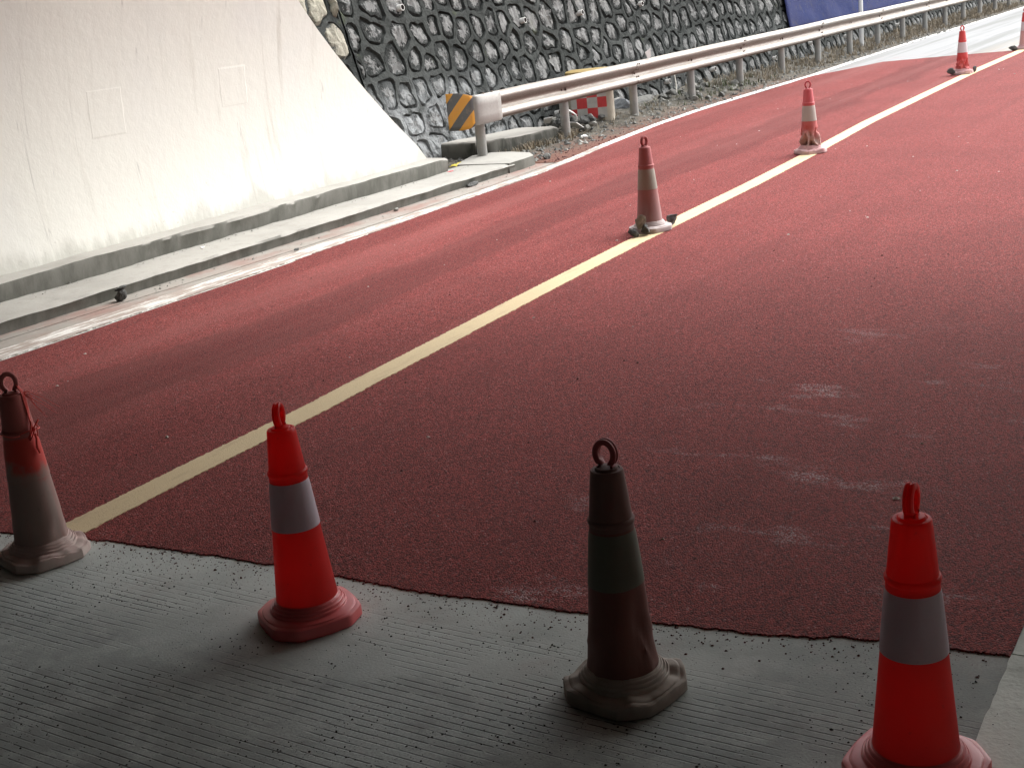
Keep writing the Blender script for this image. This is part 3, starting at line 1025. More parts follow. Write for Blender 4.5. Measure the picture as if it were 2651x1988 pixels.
wall = thing('retaining_wall', 'long dark retaining wall of rough grey stones set in thick mortar behind the guardrail', 'stone wall', W(12, 8.8, 0))
def in_view(s, t):
    top = poly([(12, 2.05), (17.5, 1.72), (25, 1.3), (30, 1.05), (36, 0.72), (42, 0.45)], s)
    if t > top + 0.12 or s > 43:
        return False
    if 17.0 < s and 0.52 < t < 0.62 and s > 26:
        return False
    if s > 25.6 and t > 0.8:
        return False
    return True
build_masonry(wall, W(12, 8.8, 0), 11.98, 60.0, -0.35, 4.2, 0.34, (0.22, 0.54), 11, 0.030, 0.020, M_STONE, 299, in_view)
# backing and coping
mb = MB()
a0, a1 = 11.98, 60.0
b = [wall_pt(a0, -0.4, -0.03), wall_pt(a1, -0.4, -0.03), wall_pt(a1, 4.22, -0.03), wall_pt(a0, 4.22, -0.03),
     W(a0, 10.6, -0.4), W(a1, 10.6, -0.4), W(a1, 10.6, 4.22), W(a0, 10.6, 4.22)]
mb.add(b, [(0, 1, 2, 3), (3, 2, 6, 7), (4, 7, 6, 5), (0, 3, 7, 4), (1, 5, 6, 2)])
mb.obj('mortar_backing', M_MORT, wall, W(12, 8.8, 0))
# drain pipes poking out of the wall
pipes = [(15.89, 0.23), (17.69, 0.19), (19.57, 0.27), (21.47, 0.28), (24.43, 0.20), (26.6, 0.3), (29.0, 0.26), (33.09, 0.22),
         (15.74, 1.47), (17.39, 1.47), (19.41, 1.48), (13.08, 1.79)]
for (s, z) in pipes:
    mb = MB()
    p0, p1 = wall_pt(s, z, -0.05), wall_pt(s, z, 0.085)
    p1 = p1 + Vector((0, 0, -0.015))
    seg = 16
    t = (p1 - p0).normalized()
    x = t.cross(Vector((0, 0, 1))).normalized()
    y = x.cross(t)
    vs = []
    for (p, r) in ((p0, 0.038), (p1, 0.038), (p1, 0.031), (p0 + t * 0.03, 0.031)):
        vs += [p + (x * math.cos(2 * math.pi * k / seg) + y * math.sin(2 * math.pi * k / seg)) * r for k in range(seg)]
    fs = []
    mis = []
    for l in range(3):
        for k in range(seg):
            fs.append((l * seg + k, l * seg + (k + 1) % seg, (l + 1) * seg + (k + 1) % seg, (l + 1) * seg + k))
    fs.append(tuple(range(3 * seg, 4 * seg)))
    mb.add(vs, fs)
    mb.m[-1] = 1
    mb.m[-1 - seg:-1] = [1] * seg
    ob = mb.obj('drain_pipe', [M_PVC, M_PIPEIN], wall, p1)

# rougher buff masonry return beside the tunnel mouth
wing = thing('wing_wall', 'rough buff stone return wall against the white tunnel mouth', 'stone wall', W(11.6, 8.8, 0))
build_masonry(wing, W(11.6, 8.8, 0), 9.4, 11.955, -0.3, 4.4, 0.40, (0.24, 0.40), 23, 0.020, 0.012, M_BUFF, 60, lambda s, t: s > 10.9 and t < 2.4, proud=(0.03, 0.09))
mb = MB()
a0, a1 = 9.4, 11.97
b = [wall_pt(a0, -0.4, -0.03), wall_pt(a1, -0.4, -0.03), wall_pt(a1, 4.42, -0.03), wall_pt(a0, 4.42, -0.03),
     W(a0, 10.6, -0.4), W(a1, 10.6, -0.4), W(a1, 10.6, 4.42), W(a0, 10.6, 4.42)]
mb.add(b, [(0, 1, 2, 3), (3, 2, 6, 7), (4, 7, 6, 5), (0, 3, 7, 4), (1, 5, 6, 2)])
mb.obj('mortar_backing', M_MORT, wing, W(11.6, 8.8, 0))

# ------------------------------------------------------------------ blue sheet on the wall
vs, fs = [], []
na, nt = 110, 18
for i in range(na + 1):
    for j in range(nt + 1):
        t = lerp(0.60, 2.3, j / nt)
        s = lerp(25.62 + 0.10 * (t - 0.8), 42.5, i / na)
        vs.append(wall_pt(s, t, 0.085 + 0.022 * fbm(s * 1.3, t * 2.2) + 0.01 * fbm(s * 5, t * 5)))
m = nt + 1
for i in range(na):
    for j in range(nt):
        a = i * m + j
        fs.append((a, a + m, a + m + 1, a + 1))
k0 = len(vs)
vs += [Vector(v) + Vector((-0.012, 0, 0)) for v in vs]
f2 = [tuple(i + k0 for i in f[::-1]) for f in fs]
border = []
for j in range(nt):
    border.append((j, j + 1, k0 + j + 1, k0 + j))
for i in range(na):
    border.append((i * m, k0 + i * m, k0 + (i + 1) * m, (i + 1) * m))
o = mesh_obj('blue_tarpaulin', vs, fs + f2 + border, M_TARP, smooth=True, origin=W(34, 8.85, 1.2))
tag(o, 'faded blue blotchy sheet hung on the stone wall above the far guardrail', 'tarpaulin')

# sign pole between rail and wall
mb = MB()
P0 = W(28.6, 8.33, 0.02)
mb.tube([P0 + Vector((0, 0, z)) for z in (-0.1, 0.5, 1.5, 2.5, 3.4)], 0.045, 14)
pole = mb.obj('signpost', mat_plain('white_painted_pole', (0.84, 0.84, 0.83), 0.45, 0.08), origin=P0, smooth=False)
smooth_by_angle(pole, 50)
tag(pole, 'tall white round post standing behind the guardrail in front of the blue sheet', 'post')

# ------------------------------------------------------------------ guardrail
PN = 8.03
rail = thing('guardrail', 'galvanised two-wave steel guardrail along the verge with striped end plate', 'guardrail', W(12.74, PN, 0.0))
def rail_n(s):
    return PN - 0.0575
PROF = [(0.152, 0.004), (0.146, 0.022), (0.138, 0.048), (0.128, 0.068), (0.112, 0.082), (0.095, 0.086), (0.078, 0.082), (0.060, 0.066), (0.040, 0.036), (0.022, 0.012), (0.0, 0.004),
        (-0.022, 0.012), (-0.040, 0.036), (-0.060, 0.066), (-0.078, 0.082), (-0.095, 0.086), (-0.112, 0.082), (-0.128, 0.068), (-0.138, 0.048), (-0.146, 0.022), (-0.152, 0.004)]
RZ = 0.632
def rail_piece(s0, s1, off=0.0):
    vs, fs = [], []
    K = 9
    m = len(PROF)
    for th in (0.0, -0.004):
        for i in range(K):
            s = lerp(s0, s1, i / (K - 1))
            wob = 0.006 * fbm(s * 0.5, 2.0)
            for (z, d) in PROF:
                vs.append(W(s, rail_n(s) - d - off - th + wob, RZ + z * 1.02 + 0.008 * fbm(s * 0.4, 9)))
    for l in range(2):
        b0 = l * K * m
        for i in range(K - 1):
            for j in range(m - 1):
                a = b0 + i * m + j
                f = (a, a + 1, a + m + 1, a + m)
                fs.append(f if l else f[::-1])
    for i in range(K - 1):
        for j in (0, m - 1):
            a, b_ = i * m + j, (i + 1) * m + j
            fs.append((a, b_, b_ + K * m, a + K * m))
    for i in (0, K - 1):
        for j in range(m - 1):
            a = i * m + j
            fs.append((a, a + 1, a + 1 + K * m, a + K * m))
    return vs, fs
S0 = 12.72
BOLT_ME = None
joints = [S0] + [16.62 + 4.0 * k for k in range(11)]
for k, (a, b_) in enumerate(zip(joints, joints[1:])):
    vs, fs = rail_piece(a, b_ + 0.11, 0.004 * (k % 2))
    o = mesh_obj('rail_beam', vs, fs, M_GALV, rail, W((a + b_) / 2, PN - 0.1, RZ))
    smooth_by_angle(o, 50)
    # splice bolts at the joint and slot bolts mid-panel
    if k + 1 < len(joints) - 1 or True:
        def bolt(s, z, d, big=1.0):
            global BOLT_ME
            if BOLT_ME is None:
                mbb = MB()
                mbb.tube([Vector((0, 0, 0)), Vector((0.008, 0, 0)), Vector((0.013, 0, 0))], [0.014, 0.014, 0.008], 8)
                bo = mbb.obj('bolt', M_BOLT)
                BOLT_ME = bo.data
            else:
                bo = bpy.data.objects.new('bolt', BOLT_ME)
                COL.objects.link(bo)
            bo.parent = o
            bo.scale = (big, big, big)
            bo.location = W(s, rail_n(s) - d - 0.003, RZ + z) - parent_world(o)
        for z, d in ((0.05, 0.052), (-0.05, 0.052), (0.118, 0.078), (-0.118, 0.078)):
            for ds_ in (0.03, 0.085):
                bolt(b_ + ds_, z, d)
        bolt(b_ + 0.055, 0.0, 0.004, 1.3)
        bolt((a + b_) / 2 + 0.03, 0.0, 0.004, 1.3)
        bolt((a + b_) / 2 - 0.07, 0.0, 0.004, 0.9)
# posts
proto = None
for k in range(22):
    s = 12.74 + 2.0 * k
    zb = 0.108 if k == 0 else 0.0
    if proto is None:
        mb = MB()
        pb = W(s, PN, zb)
        prof = [(0.0575, -0.14), (0.0575, 0.0), (0.0575, 0.35), (0.0575, 0.60), (0.0575, 0.64), (0.05, 0.655), (0.0, 0.66)]
        seg = 20
        vs, fs = [], []
        for (r, z) in prof[:-1]:
            vs += [pb + Vector((r * math.cos(2 * math.pi * q / seg), r * math.sin(2 * math.pi * q / seg), z)) for q in range(seg)]
        for l in range(len(prof) - 2):
            for q in range(seg):
                fs.append((l * seg + q, l * seg + (q + 1) % seg, (l + 1) * seg + (q + 1) % seg, (l + 1) * seg + q))
        fs.append(tuple(range((len(prof) - 2) * seg, (len(prof) - 1) * seg)))
        mb.add(vs, fs)
        proto = mb.obj('post', M_POST, rail, pb)
        smooth_by_angle(proto, 50)
    else:
        c_ = proto.copy()
        COL.objects.link(c_)
        c_.parent = rail
        c_.location = W(s, PN, zb) - rail.location
        c_.rotation_euler = (0.01 * fbm(k, 1), 0.012 * fbm(k, 2), k * 1.3)
# smooth end piece wrapping the first beam, then the swept striped plate
END_TOP, END_BOT = RZ + 0.165, RZ - 0.162
path = [(12.99, 7.868), (12.9, 7.864), (12.8, 7.862), (12.7, 7.862), (12.60, 7.866), (12.53, 7.884), (12.48, 7.915)]
vs, fs = [], []
rows = [(END_TOP - 0.012, 0.11), (END_TOP, 0.055), (END_TOP - 0.002, 0.018), (END_TOP - 0.02, 0.0), (RZ + 0.05, 0.0), (RZ, 0.002), (RZ - 0.05, 0.0), (END_BOT + 0.03, 0.0), (END_BOT + 0.004, 0.016), (END_BOT, 0.05), (END_BOT + 0.008, 0.10)]
for (s, n) in path:
    for (z, d) in rows:
        vs.append(W(s, n + d - 0.002, z))
m = len(rows)
for i in range(len(path) - 1):
    for j in range(m - 1):
        a = i * m + j
        fs.append((a, a + m, a + m + 1, a + 1))
M_ENDC = mat_galv('clean_end_cap_steel', 0.25, 0.5, (0.30, 0.29, 0.275))
o = mesh_obj('end_cap', vs, fs, M_ENDC, rail, W(12.9, 7.9, RZ))
smooth_by_angle(o, 50)
md = o.modifiers.new('thick', 'SOLIDIFY'); md.thickness = 0.004
for (s, n, z) in ((12.68, 7.90, END_TOP), (12.86, 7.90, END_TOP)):
    bo = bpy.data.objects.new('bolt', BOLT_ME)
    COL.objects.link(bo)
    bo.parent = o
    bo.rotation_euler = (0, -math.pi / 2, 0)
    bo.location = W(s, n, z) - parent_world(o)
pp = [(12.478, 7.915), (12.455, 7.95), (12.44, 8.0), (12.435, 8.07), (12.43, 8.14), (12.43, 8.21), (12.432, 8.235)]
vs, fs, at = [], [], []
L = 0
K = 9
for i, (s, n) in enumerate(pp):
    if i:
        L += math.hypot(s - pp[i - 1][0], n - pp[i - 1][1])
    bot = lerp(END_BOT, 0.432, min(1, i / 2.5))
    top = lerp(END_TOP - 0.004, 0.835, min(1, i / 3))
    for j in range(K):
        z = lerp(bot, top, j / (K - 1))
        vs.append(W(s, n, z))
        u = 0.36 - L                      # distance from the free outer edge
        at.append((u + 0.95 * (0.835 - z)) / 0.27)
for i in range(len(pp) - 1):
    for j in range(K - 1):
        a = i * K + j
        fs.append((a, a + 1, a + K + 1, a + K))
o = mesh_obj('striped_plate', vs, fs, M_STRIPE, rail, W(12.45, 8.05, 0.62), attr={'stripe': at}, label='orange and black diagonal striped end plate of the guardrail')
md = o.modifiers.new('thick', 'SOLIDIFY'); md.thickness = 0.004
for p in o.data.polygons:
    p.use_smooth = True
# small trapezoid delineator on top of the beam
mb = MB()
c0 = W(17.12, 7.93, RZ + 0.16)
e1, e2, th = Vector((-0.25, -1, 0)).normalized(), Vector((0, 0, 1)), Vector((1, -0.25, 0)).normalized() * 0.003
q = [(-0.035, 0.0), (0.035, 0.0), (0.062, 0.11), (-0.062, 0.11)]
vs = [c0 + e1 * u + e2 * v + th for u, v in q] + [c0 + e1 * u + e2 * v - th for u, v in q]
R_ = Matrix.Rotation(0.35, 3, 'X')
vs = [c0 + R_ @ (v - c0) for v in vs]
mb.add(vs, [(0, 1, 2, 3), (7, 6, 5, 4), (0, 4, 5, 1), (1, 5, 6, 2), (2, 6, 7, 3), (3, 7, 4, 0)])
mb.obj('delineator', mat_plain('dusty_white_reflector', (0.55, 0.54, 0.52), 0.5), rail, c0)

# ------------------------------------------------------------------ traffic cones
def cone_profile():
    P = []
    P += [(0.0975, 0.050), (0.0965, 0.062)]
    for i in range(1, 34):
        z = lerp(0.062, 0.470, i / 33)
        P.append((lerp(0.0965, 0.0575, (z - 0.062) / 0.408), z))
    return P
def revolve(prof, seg=44, fn=None, center=Vector((0, 0, 0)), close_top=False):
    vs, fs = [], []
    for (r, z) in prof:
        for k in range(seg):
            a = 2 * math.pi * k / seg
            v = Vector((r * math.cos(a), r * math.sin(a), z))
            if fn:
                v = fn(v, a)
            vs.append(v)
    for l in range(len(prof) - 1):
        for k in range(seg):
            fs.append((l * seg + k, l * seg + (k + 1) % seg, (l + 1) * seg + (k + 1) % seg, (l + 1) * seg + k))
    if close_top:
        fs.append(tuple(range((len(prof) - 1) * seg, len(prof) * seg)))
    return vs, fs

def make_cone(label, s, n, rot, mats, crumple=0.0, crumple_z=(0.05, 0.3), warp=0.0, lean=(0, 0), seed=1, ring_rot=0.0, z0=0.0, dent=None, scale=1.0):
    """mats: body, cap, band, base, handle"""
    mbody, mcap, mband, mbase, mring = mats
    root = thing('traffic_cone', label, 'traffic cone', W(s, n, z0), 'traffic cones closing off the red road')
    def fn(v, a):
        z = v.z
        f = 0.0
        if crumple:
            wz = max(0, min(1, (crumple_z[1] - z) / 0.10)) * max(0, min(1, (z - crumple_z[0] + 0.04) / 0.05))
            q = fbm(math.cos(a) * 1.15 + seed, math.sin(a) * 1.15, z * 8 + math.cos(a + seed) * 0.6 + seed, 2)
            q = -abs(q) * 1.7 + 0.25
            f = crumple * q * wz
        r = math.hypot(v.x, v.y)
        g = 1 + f / max(r, 0.02)
        x, y = v.x * g, v.y * g
        if dent:
            da, dz0, dz1, dd = dent
            w = max(0, math.cos(a - da)) ** 6 * max(0, 1 - abs((z - (dz0 + dz1) / 2) / ((dz1 - dz0) / 2))) ** 0.7
            x, y = x * (1 - dd * w / max(r, .02)), y * (1 - dd * w / max(r, .02))
        x += lean[0] * z
        y += lean[1] * z
        return Vector((x, y, z))
    def put(name, prof, mat, parent=root, seg=44, deg=40, top=False, f=fn, label=None):
        vs, fs = revolve(prof, seg, f, close_top=top)
        me_v = [v * scale for v in vs]
        o = mesh_obj(name, me_v, fs, mat, None, label=label)
        o.parent = parent
        smooth_by_angle(o, deg)
        return o
    body = put('body', cone_profile(), mbody, deg=30 if crumple else 40)
    # upper cap section with its moulded ridge
    capp = [(0.0572, 0.464), (0.0578, 0.470), (0.0572, 0.4795), (0.0592, 0.4815), (0.0606, 0.4855), (0.0606, 0.4895), (0.0590, 0.4935), (0.0556, 0.4955),
            (0.0550, 0.500), (0.0432, 0.612), (0.0424, 0.6185), (0.0400, 0.6225), (0.0335, 0.6235), (0.0325, 0.6215), (0.0300, 0.6215), (0.0290, 0.6265), (0.0270, 0.6285), (0.0100, 0.6300)]
    put('cap', capp, mcap, top=True)
    # reflective band: a sleeve 1.5 mm proud
    bp = [(0.0570 + 0.0014, 0.462), (0.0575 + 0.0018, 0.458)]
    for i in range(1, 10):
        z = lerp(0.458, 0.315, i / 9)
        bp.append((lerp(0.0965, 0.0575, (z - 0.062) / 0.408) + 0.0018, z))
    bp.append((bp[-1][0] - 0.0016, 0.3145))
    put('reflective_band', bp[::-1], mband)
    # base: stepped rings on a chamfered square skirt
    def basefn(v, a):
        z = v.z
        r = math.hypot(v.x, v.y)
        if r > 0.1395:
            # chamfered square outline, rounder near the collar
            aa = (a + rot) % (math.pi / 2)
            aa = min(aa, math.pi / 2 - aa)
            oct_ = min(1.0 / max(math.cos(aa), 0.2), 1.115 / max(math.cos(math.pi / 4 - aa), 0.2)) / 1.05
            t = min(1, (r - 0.1395) / 0.006)
            g = lerp(1, lerp(1, oct_, 0.72), t)
            x, y = v.x * g, v.y * g
        else:
            x, y = v.x, v.y
        if warp:
            w = max(0, (r - 0.085) / 0.06)
            q = fbm(math.cos(a) * 1.3 + seed * 3.1, math.sin(a) * 1.3, seed, 3)
            q2 = fbm(math.cos(a) * 2.3 + seed, math.sin(a) * 2.3, r * 12, 3)
            z2 = z + warp * (q * 0.9 + q2 * 0.55) * w if z > 0.012 else z + warp * max(0, q) * 0.35 * w
            x *= 1 + warp * 1.4 * q * w
            y *= 1 + warp * 1.4 * q2 * w
            z = max(z2, 0.001)
        return Vector((x, y, z))
    bprof = [(0.1500, 0.001), (0.1535, 0.005), (0.1535, 0.031), (0.1515, 0.0365), (0.1465, 0.0395), (0.1425, 0.0400), (0.1405, 0.0435), (0.1380, 0.0450), (0.1270, 0.0470), (0.1195, 0.0480), (0.1180, 0.0500), (0.1176, 0.0560), (0.1150, 0.0585), (0.1122, 0.0578),
             (0.1108, 0.0590), (0.1100, 0.0655), (0.1075, 0.0680), (0.1045, 0.0673), (0.1032, 0.0690), (0.1022, 0.0745), (0.0998, 0.0768), (0.0975, 0.0768), (0.0930, 0.082)]
    put('base', bprof, mbase, seg=80, deg=28, f=basefn)
    # handle loop
    pts = []
    K = 26
    for k in range(K + 1):
        a = lerp(-0.32 * math.pi, 1.32 * math.pi, k / K)
        pts.append(Vector((0.0245 * math.cos(a), 0, 0.664 + 0.031 * math.sin(a))))
    pts = [Vector((0.0185, 0, 0.628))] + pts + [Vector((-0.0185, 0, 0.628))]
    R0 = Matrix.Rotation(ring_rot, 3, 'Z')
    mb = MB()
    # a flat rounded tape section with a shallow channel
    sec = [(-0.0095, -0.0035), (-0.0075, -0.0052), (0.0075, -0.0052), (0.0095, -0.0035), (0.0095, 0.0035), (0.0075, 0.0056), (0.0035, 0.0056), (0.002, 0.003), (-0.002, 0.003), (-0.0035, 0.0056), (-0.0075, 0.0056), (-0.0095, 0.0035)]
    vs, fs = [], []
    for i, p in enumerate(pts):
        a_ = pts[max(0, i - 1)]
        b__ = pts[min(len(pts) - 1, i + 1)]
        t_ = (b__ - a_).normalized()
        nrm = Vector((0, 1, 0)).cross(t_).normalized()
        out = nrm if nrm.dot(p - Vector((0, 0, 0.664))) > 0 else -nrm
        for (w_, h_) in sec:
            q_ = p + Vector((0, 1, 0)) * w_ * 1.15 + out * h_ * 1.4
            q_ = R0 @ q_
            vs.append(Vector((q_.x + lean[0] * q_.z, q_.y + lean[1] * q_.z, q_.z)) * scale)
    ms = len(sec)
    for i in range(len(pts) - 1):
        for j in range(ms):
            fs.append((i * ms + j, i * ms + (j + 1) % ms, (i + 1) * ms + (j + 1) % ms, (i + 1) * ms + j))
    o = mesh_obj('handle', vs, fs, mring, None)
    o.parent = root
    smooth_by_angle(o, 45)
    return root

REDC = (0.88, 0.058, 0.052)
M_CLEAN = mat_cone('bright_red_plastic', REDC, (0.40, 0.20, 0.19), 0.16, 0.05, rough=0.36, trans=0.66, blot=0.7)
M_CLEANB = mat_cone('red_plastic_base', (0.66, 0.055, 0.06), (0.60, 0.42, 0.42), 0.16, 0.08, rough=0.35, blot=0.5)
M_BANDW = mat_cone('grey_reflective_sheet', (0.64, 0.57, 0.65), (0.42, 0.37, 0.40), 0.25, 0.1, rough=0.5, trans=0.15, blot=0.6)
DUST = (0.40, 0.355, 0.32)
# cone A: faded, dusty; bright orange-red shoulder
M_A = mat_cone('dusty_faded_red_plastic', (0.62, 0.07, 0.055), (0.30, 0.225, 0.20), 0.95, 0.02, zfade=(0.30, 0.385), rough=0.6, trans=0.08)
M_ACAP = mat_cone('dark_dusty_red_plastic', (0.48, 0.075, 0.065), (0.28, 0.18, 0.165), 0.6, 0.35, rough=0.6)
M_ABAND = mat_cone('worn_red_band', (0.62, 0.055, 0.04), (0.32, 0.24, 0.21), 0.9, 0.0, zfade=(0.33, 0.39), rough=0.6, trans=0.12)
M_ABASE = mat_cone('pinkish_dusty_base', (0.55, 0.28, 0.27), (0.46, 0.41, 0.37), 0.85, 0.6, zfade=(0.0, 0.1), rough=0.7)
# cone C: very dirty, nearly black-brown
M_C = mat_cone('grimy_dark_red_plastic', (0.15, 0.016, 0.012), (0.16, 0.13, 0.10), 0.38, 0.25, zfade=(0.05, 0.4), rough=0.55)
M_CCAP = mat_cone('grimy_brown_cap', (0.14, 0.035, 0.026), (0.17, 0.125, 0.11), 0.6, 0.5, rough=0.6)
M_CBAND = mat_cone('grimy_green_grey_band', (0.115, 0.12, 0.09), (0.15, 0.14, 0.11), 0.4, 0.3, rough=0.6)
M_CBASE = mat_cone('grimy_beige_base', (0.20, 0.17, 0.14), (0.42, 0.37, 0.32), 0.15, 0.85, zfade=(0.0, 0.1), rough=0.75)
M_CRING = mat_cone('dull_red_handle', (0.34, 0.035, 0.035), (0.25, 0.14, 0.13), 0.2, 0.2, rough=0.5)
# cone E
M_E = mat_cone('mauve_dusty_red_plastic', (0.40, 0.075, 0.07), (0.34, 0.27, 0.26), 0.72, 0.42, zfade=(0.06, 0.40), rough=0.6)
M_ECAP = mat_cone('dusty_crimson_cap', (0.42, 0.06, 0.065), (0.34, 0.24, 0.23), 0.35, 0.35, rough=0.55)
M_EBAND = mat_cone('beige_grey_band', (0.36, 0.34, 0.29), (0.28, 0.25, 0.21), 0.5, 0.3, rough=0.6)
M_EBASE = mat_cone('dusty_mauve_base', (0.30, 0.24, 0.235), (0.48, 0.42, 0.41), 0.4, 0.9, zfade=(0.02, 0.05), rough=0.7)
# cone F
M_F = mat_cone('crumpled_red_plastic', (0.50, 0.075, 0.07), (0.42, 0.34, 0.30), 0.80, 0.12, zfade=(0.10, 0.27), rough=0.5, blot=1.4)
M_FCAP = mat_cone('pinkish_red_cap', (0.58, 0.07, 0.085), (0.55, 0.35, 0.34), 0.2, 0.15, rough=0.45)
M_FBAND = mat_cone('dusty_beige_band', (0.46, 0.42, 0.38), (0.36, 0.31, 0.27), 0.5, 0.2, rough=0.6)
M_FBASE = mat_cone('pink_crumpled_base', (0.60, 0.26, 0.28), (0.50, 0.42, 0.39), 0.7, 0.4, zfade=(0.0, 0.08), rough=0.6)
# cones G and H
M_G = mat_cone('clean_red_far_plastic', (0.62, 0.05, 0.05), (0.60, 0.35, 0.33), 0.35, 0.05, zfade=(0.05, 0.25), rough=0.45, trans=0.1)
M_GBAND = mat_cone('pale_lilac_band', (0.62, 0.56, 0.58), (0.5, 0.44, 0.44), 0.3, 0.2, rough=0.5)
M_H = mat_cone('pink_faded_plastic', (0.55, 0.22, 0.21), (0.60, 0.46, 0.44), 0.45, 0.3, rough=0.55)

DN = math.radians
make_cone('dusty faded traffic cone leaning left with red twine knotted at its top', 2.908, 3.889, 0.3, (M_A, M_ACAP, M_ABAND, M_ABASE, M_ACAP), warp=0.018, seed=2, ring_rot=DN(46), crumple=0.006, crumple_z=(0.05, 0.2))
make_cone('clean bright red traffic cone with grey band standing in front of the yellow line', 2.830, 2.591, 0.55, (M_CLEAN, M_CLEAN, M_BANDW, M_CLEANB, M_CLEAN), seed=3, ring_rot=DN(112))
make_cone('grimy dark brown traffic cone with greenish band, dented low on its side', 2.772, 1.480, 0.2, (M_C, M_CCAP, M_CBAND, M_CBASE, M_CRING), warp=0.014, seed=5, ring_rot=DN(2), dent=(DN(-15), 0.06, 0.34, 0.022), crumple=0.006, crumple_z=(0.05, 0.28))
make_cone('bright red traffic cone nearest the pale side slab at lower right', 2.642, 0.690, 0.15, (M_CLEAN, M_CLEAN, M_BANDW, M_CLEANB, M_CLEAN), seed=8, ring_rot=DN(88), z0=0.012)
make_cone('mauve dusty traffic cone weighted with broken asphalt on the yellow line', 8.948, 4.233, 0.4, (M_E, M_ECAP, M_EBAND, M_EBASE, M_CRING), warp=0.006, seed=9, ring_rot=DN(70), z0=0.006)
make_cone('crumpled pinkish red traffic cone with beige band and flattened base on the yellow line', 12.893, 4.297, 0.8, (M_F, M_FCAP, M_FBAND, M_FBASE, M_FCAP), crumple=0.075, crumple_z=(0.06, 0.27), warp=0.022, seed=12, ring_rot=DN(25), z0=0.006)
make_cone('distant red traffic cone with pale band, buckled foot held by two dark rocks', 20.896, 4.582, 0.1, (M_G, M_G, M_GBAND, M_FBASE, M_G), crumple=0.055, crumple_z=(0.05, 0.26), warp=0.045, seed=17, ring_rot=DN(30), z0=0.006)
make_cone('farthest pink traffic cone cut off by the right edge, beside a dark rock', 25.24, 4.47, 0.5, (M_H, M_G, M_GBAND, M_FBASE, M_G), warp=0.01, seed=19, ring_rot=DN(40), z0=0.006)

# red twine tied round the first cone
M_TWINE = mat_plain('red_plastic_twine', (0.80, 0.10, 0.08), 0.5, 0.2)
cA = W(2.908, 3.889, 0)
vdir = Vector((math.sin(0), 0, 0))
mb = MB()
camdir = (Vector((0, 0, 0)) - Vector((cA.x, cA.y, 0))).normalized()
side = Vector((-camdir.y, camdir.x, 0))          # to the right seen from the camera is -side or side
if side.dot(Vector((1, 0, 0))) < 0:
    side = -side
rt = random.Random(4)
def cone_r(z):
    return lerp(0.0965, 0.0575, (z - 0.062) / 0.408) if z < 0.47 else lerp(0.0575, 0.040, (z - 0.5) / 0.125)
def onc(deg, z, off=0.003):
    a = math.radians(deg)
    d = camdir * math.cos(a) + side * math.sin(a)
    return cA + d * (cone_r(z) + off) + Vector((0, 0, z))
# two strands down from the handle to a loop round the body, with a bow
for (d0, d1) in ((62, 40), (72, 36), (52, 44)):
    mb.tube([onc(d0 + 8, 0.655, -0.012), onc(d0, 0.625), onc(lerp(d0, d1, .3), 0.57), onc(lerp(d0, d1, .7), 0.52, 0.004), onc(d1, 0.492, 0.010)], 0.0026, 6)
mb.tube([onc(d, 0.482 + 0.006 * math.sin(d * 0.05) + 0.006, 0.010) for d in range(0, 361, 15)], 0.002, 6)
for k in range(4):
    mb.tube([onc(38, 0.49, 0.012), onc(38 + rt.uniform(-25, 20), 0.47 + rt.uniform(-0.01, 0.02), 0.022), onc(38 + rt.uniform(-12, 26), 0.50 + rt.uniform(-0.01, 0.03), 0.026), onc(38, 0.49, 0.012)], 0.0028, 6)
for k in range(3):
    x = 40 + rt.uniform(-8, 8)
    mb.tube([onc(40, 0.488, 0.012), onc(x, 0.46, 0.016), onc(x - 4, 0.43, 0.012), onc(x + 2, 0.405, 0.010)], [0.003, 0.0045, 0.0055, 0.0045], 6)
for k in range(7):   # frayed ends blowing off to the right
    e = rt.uniform(0.03, 0.11)
    z = rt.uniform(0.55, 0.62)
    mb.tube([onc(66, 0.625, 0.0), onc(75, z + 0.01, 0.02), onc(82, z - 0.02, e * 0.6), onc(85, z - 0.045 - e * 0.2, e)], [0.0012, 0.0009, 0.0007, 0.0004], 5)
o = mb.obj('twine', M_TWINE, origin=cA + Vector((0, 0, 0.5)), smooth=True)
tag(o, 'frayed red plastic twine knotted around the top of the dusty leaning cone', 'twine')

# ------------------------------------------------------------------ rocks
def rock_mesh(seed, subdiv=2, rough=0.35, flat=1.0):
    import bmesh
    bm = bmesh.new()
    bmesh.ops.create_icosphere(bm, subdivisions=subdiv, radius=1.0)
    rnd = random.Random(seed)
    planes = [(Vector((rnd.gauss(0, 1), rnd.gauss(0, 1), rnd.gauss(0, 1))).normalized(), rnd.uniform(0.5, 0.85)) for _ in range(9)]
    for v in bm.verts:
        p = v.co.copy()
        for (n_, d_) in planes:
            k = p.dot(n_)
            if k > d_:
                p -= n_ * (k - d_)
        p *= 1 + rough * 0.5 * fbm(p.x * 1.8 + seed, p.y * 1.8, p.z * 1.8, 3)
        v.co = p
    me = bpy.data.meshes.new('rock')
    bm.to_mesh(me)
    bm.free()
    return me
ROCKS = [rock_mesh(i, 2) for i in range(8)]
def rock(name, label, cat, pos, size, mat, k, rot=(0, 0, 0), group=None, sub=None):
    me = rock_mesh(100 + k, 3, 0.3) if sub else ROCKS[k % 8]
    me = me.copy()
    me.materials.clear()
    me.materials.append(mat)
    o = bpy.data.objects.new(name, me)
    COL.objects.link(o)
    o.location = pos
    o.scale = size
    o.rotation_euler = rot
    tag(o, label, cat, group)
    return o
def rmesh(me, mat):
    m2 = me.copy()
    m2.materials.clear()
    m2.materials.append(mat)
    return m2

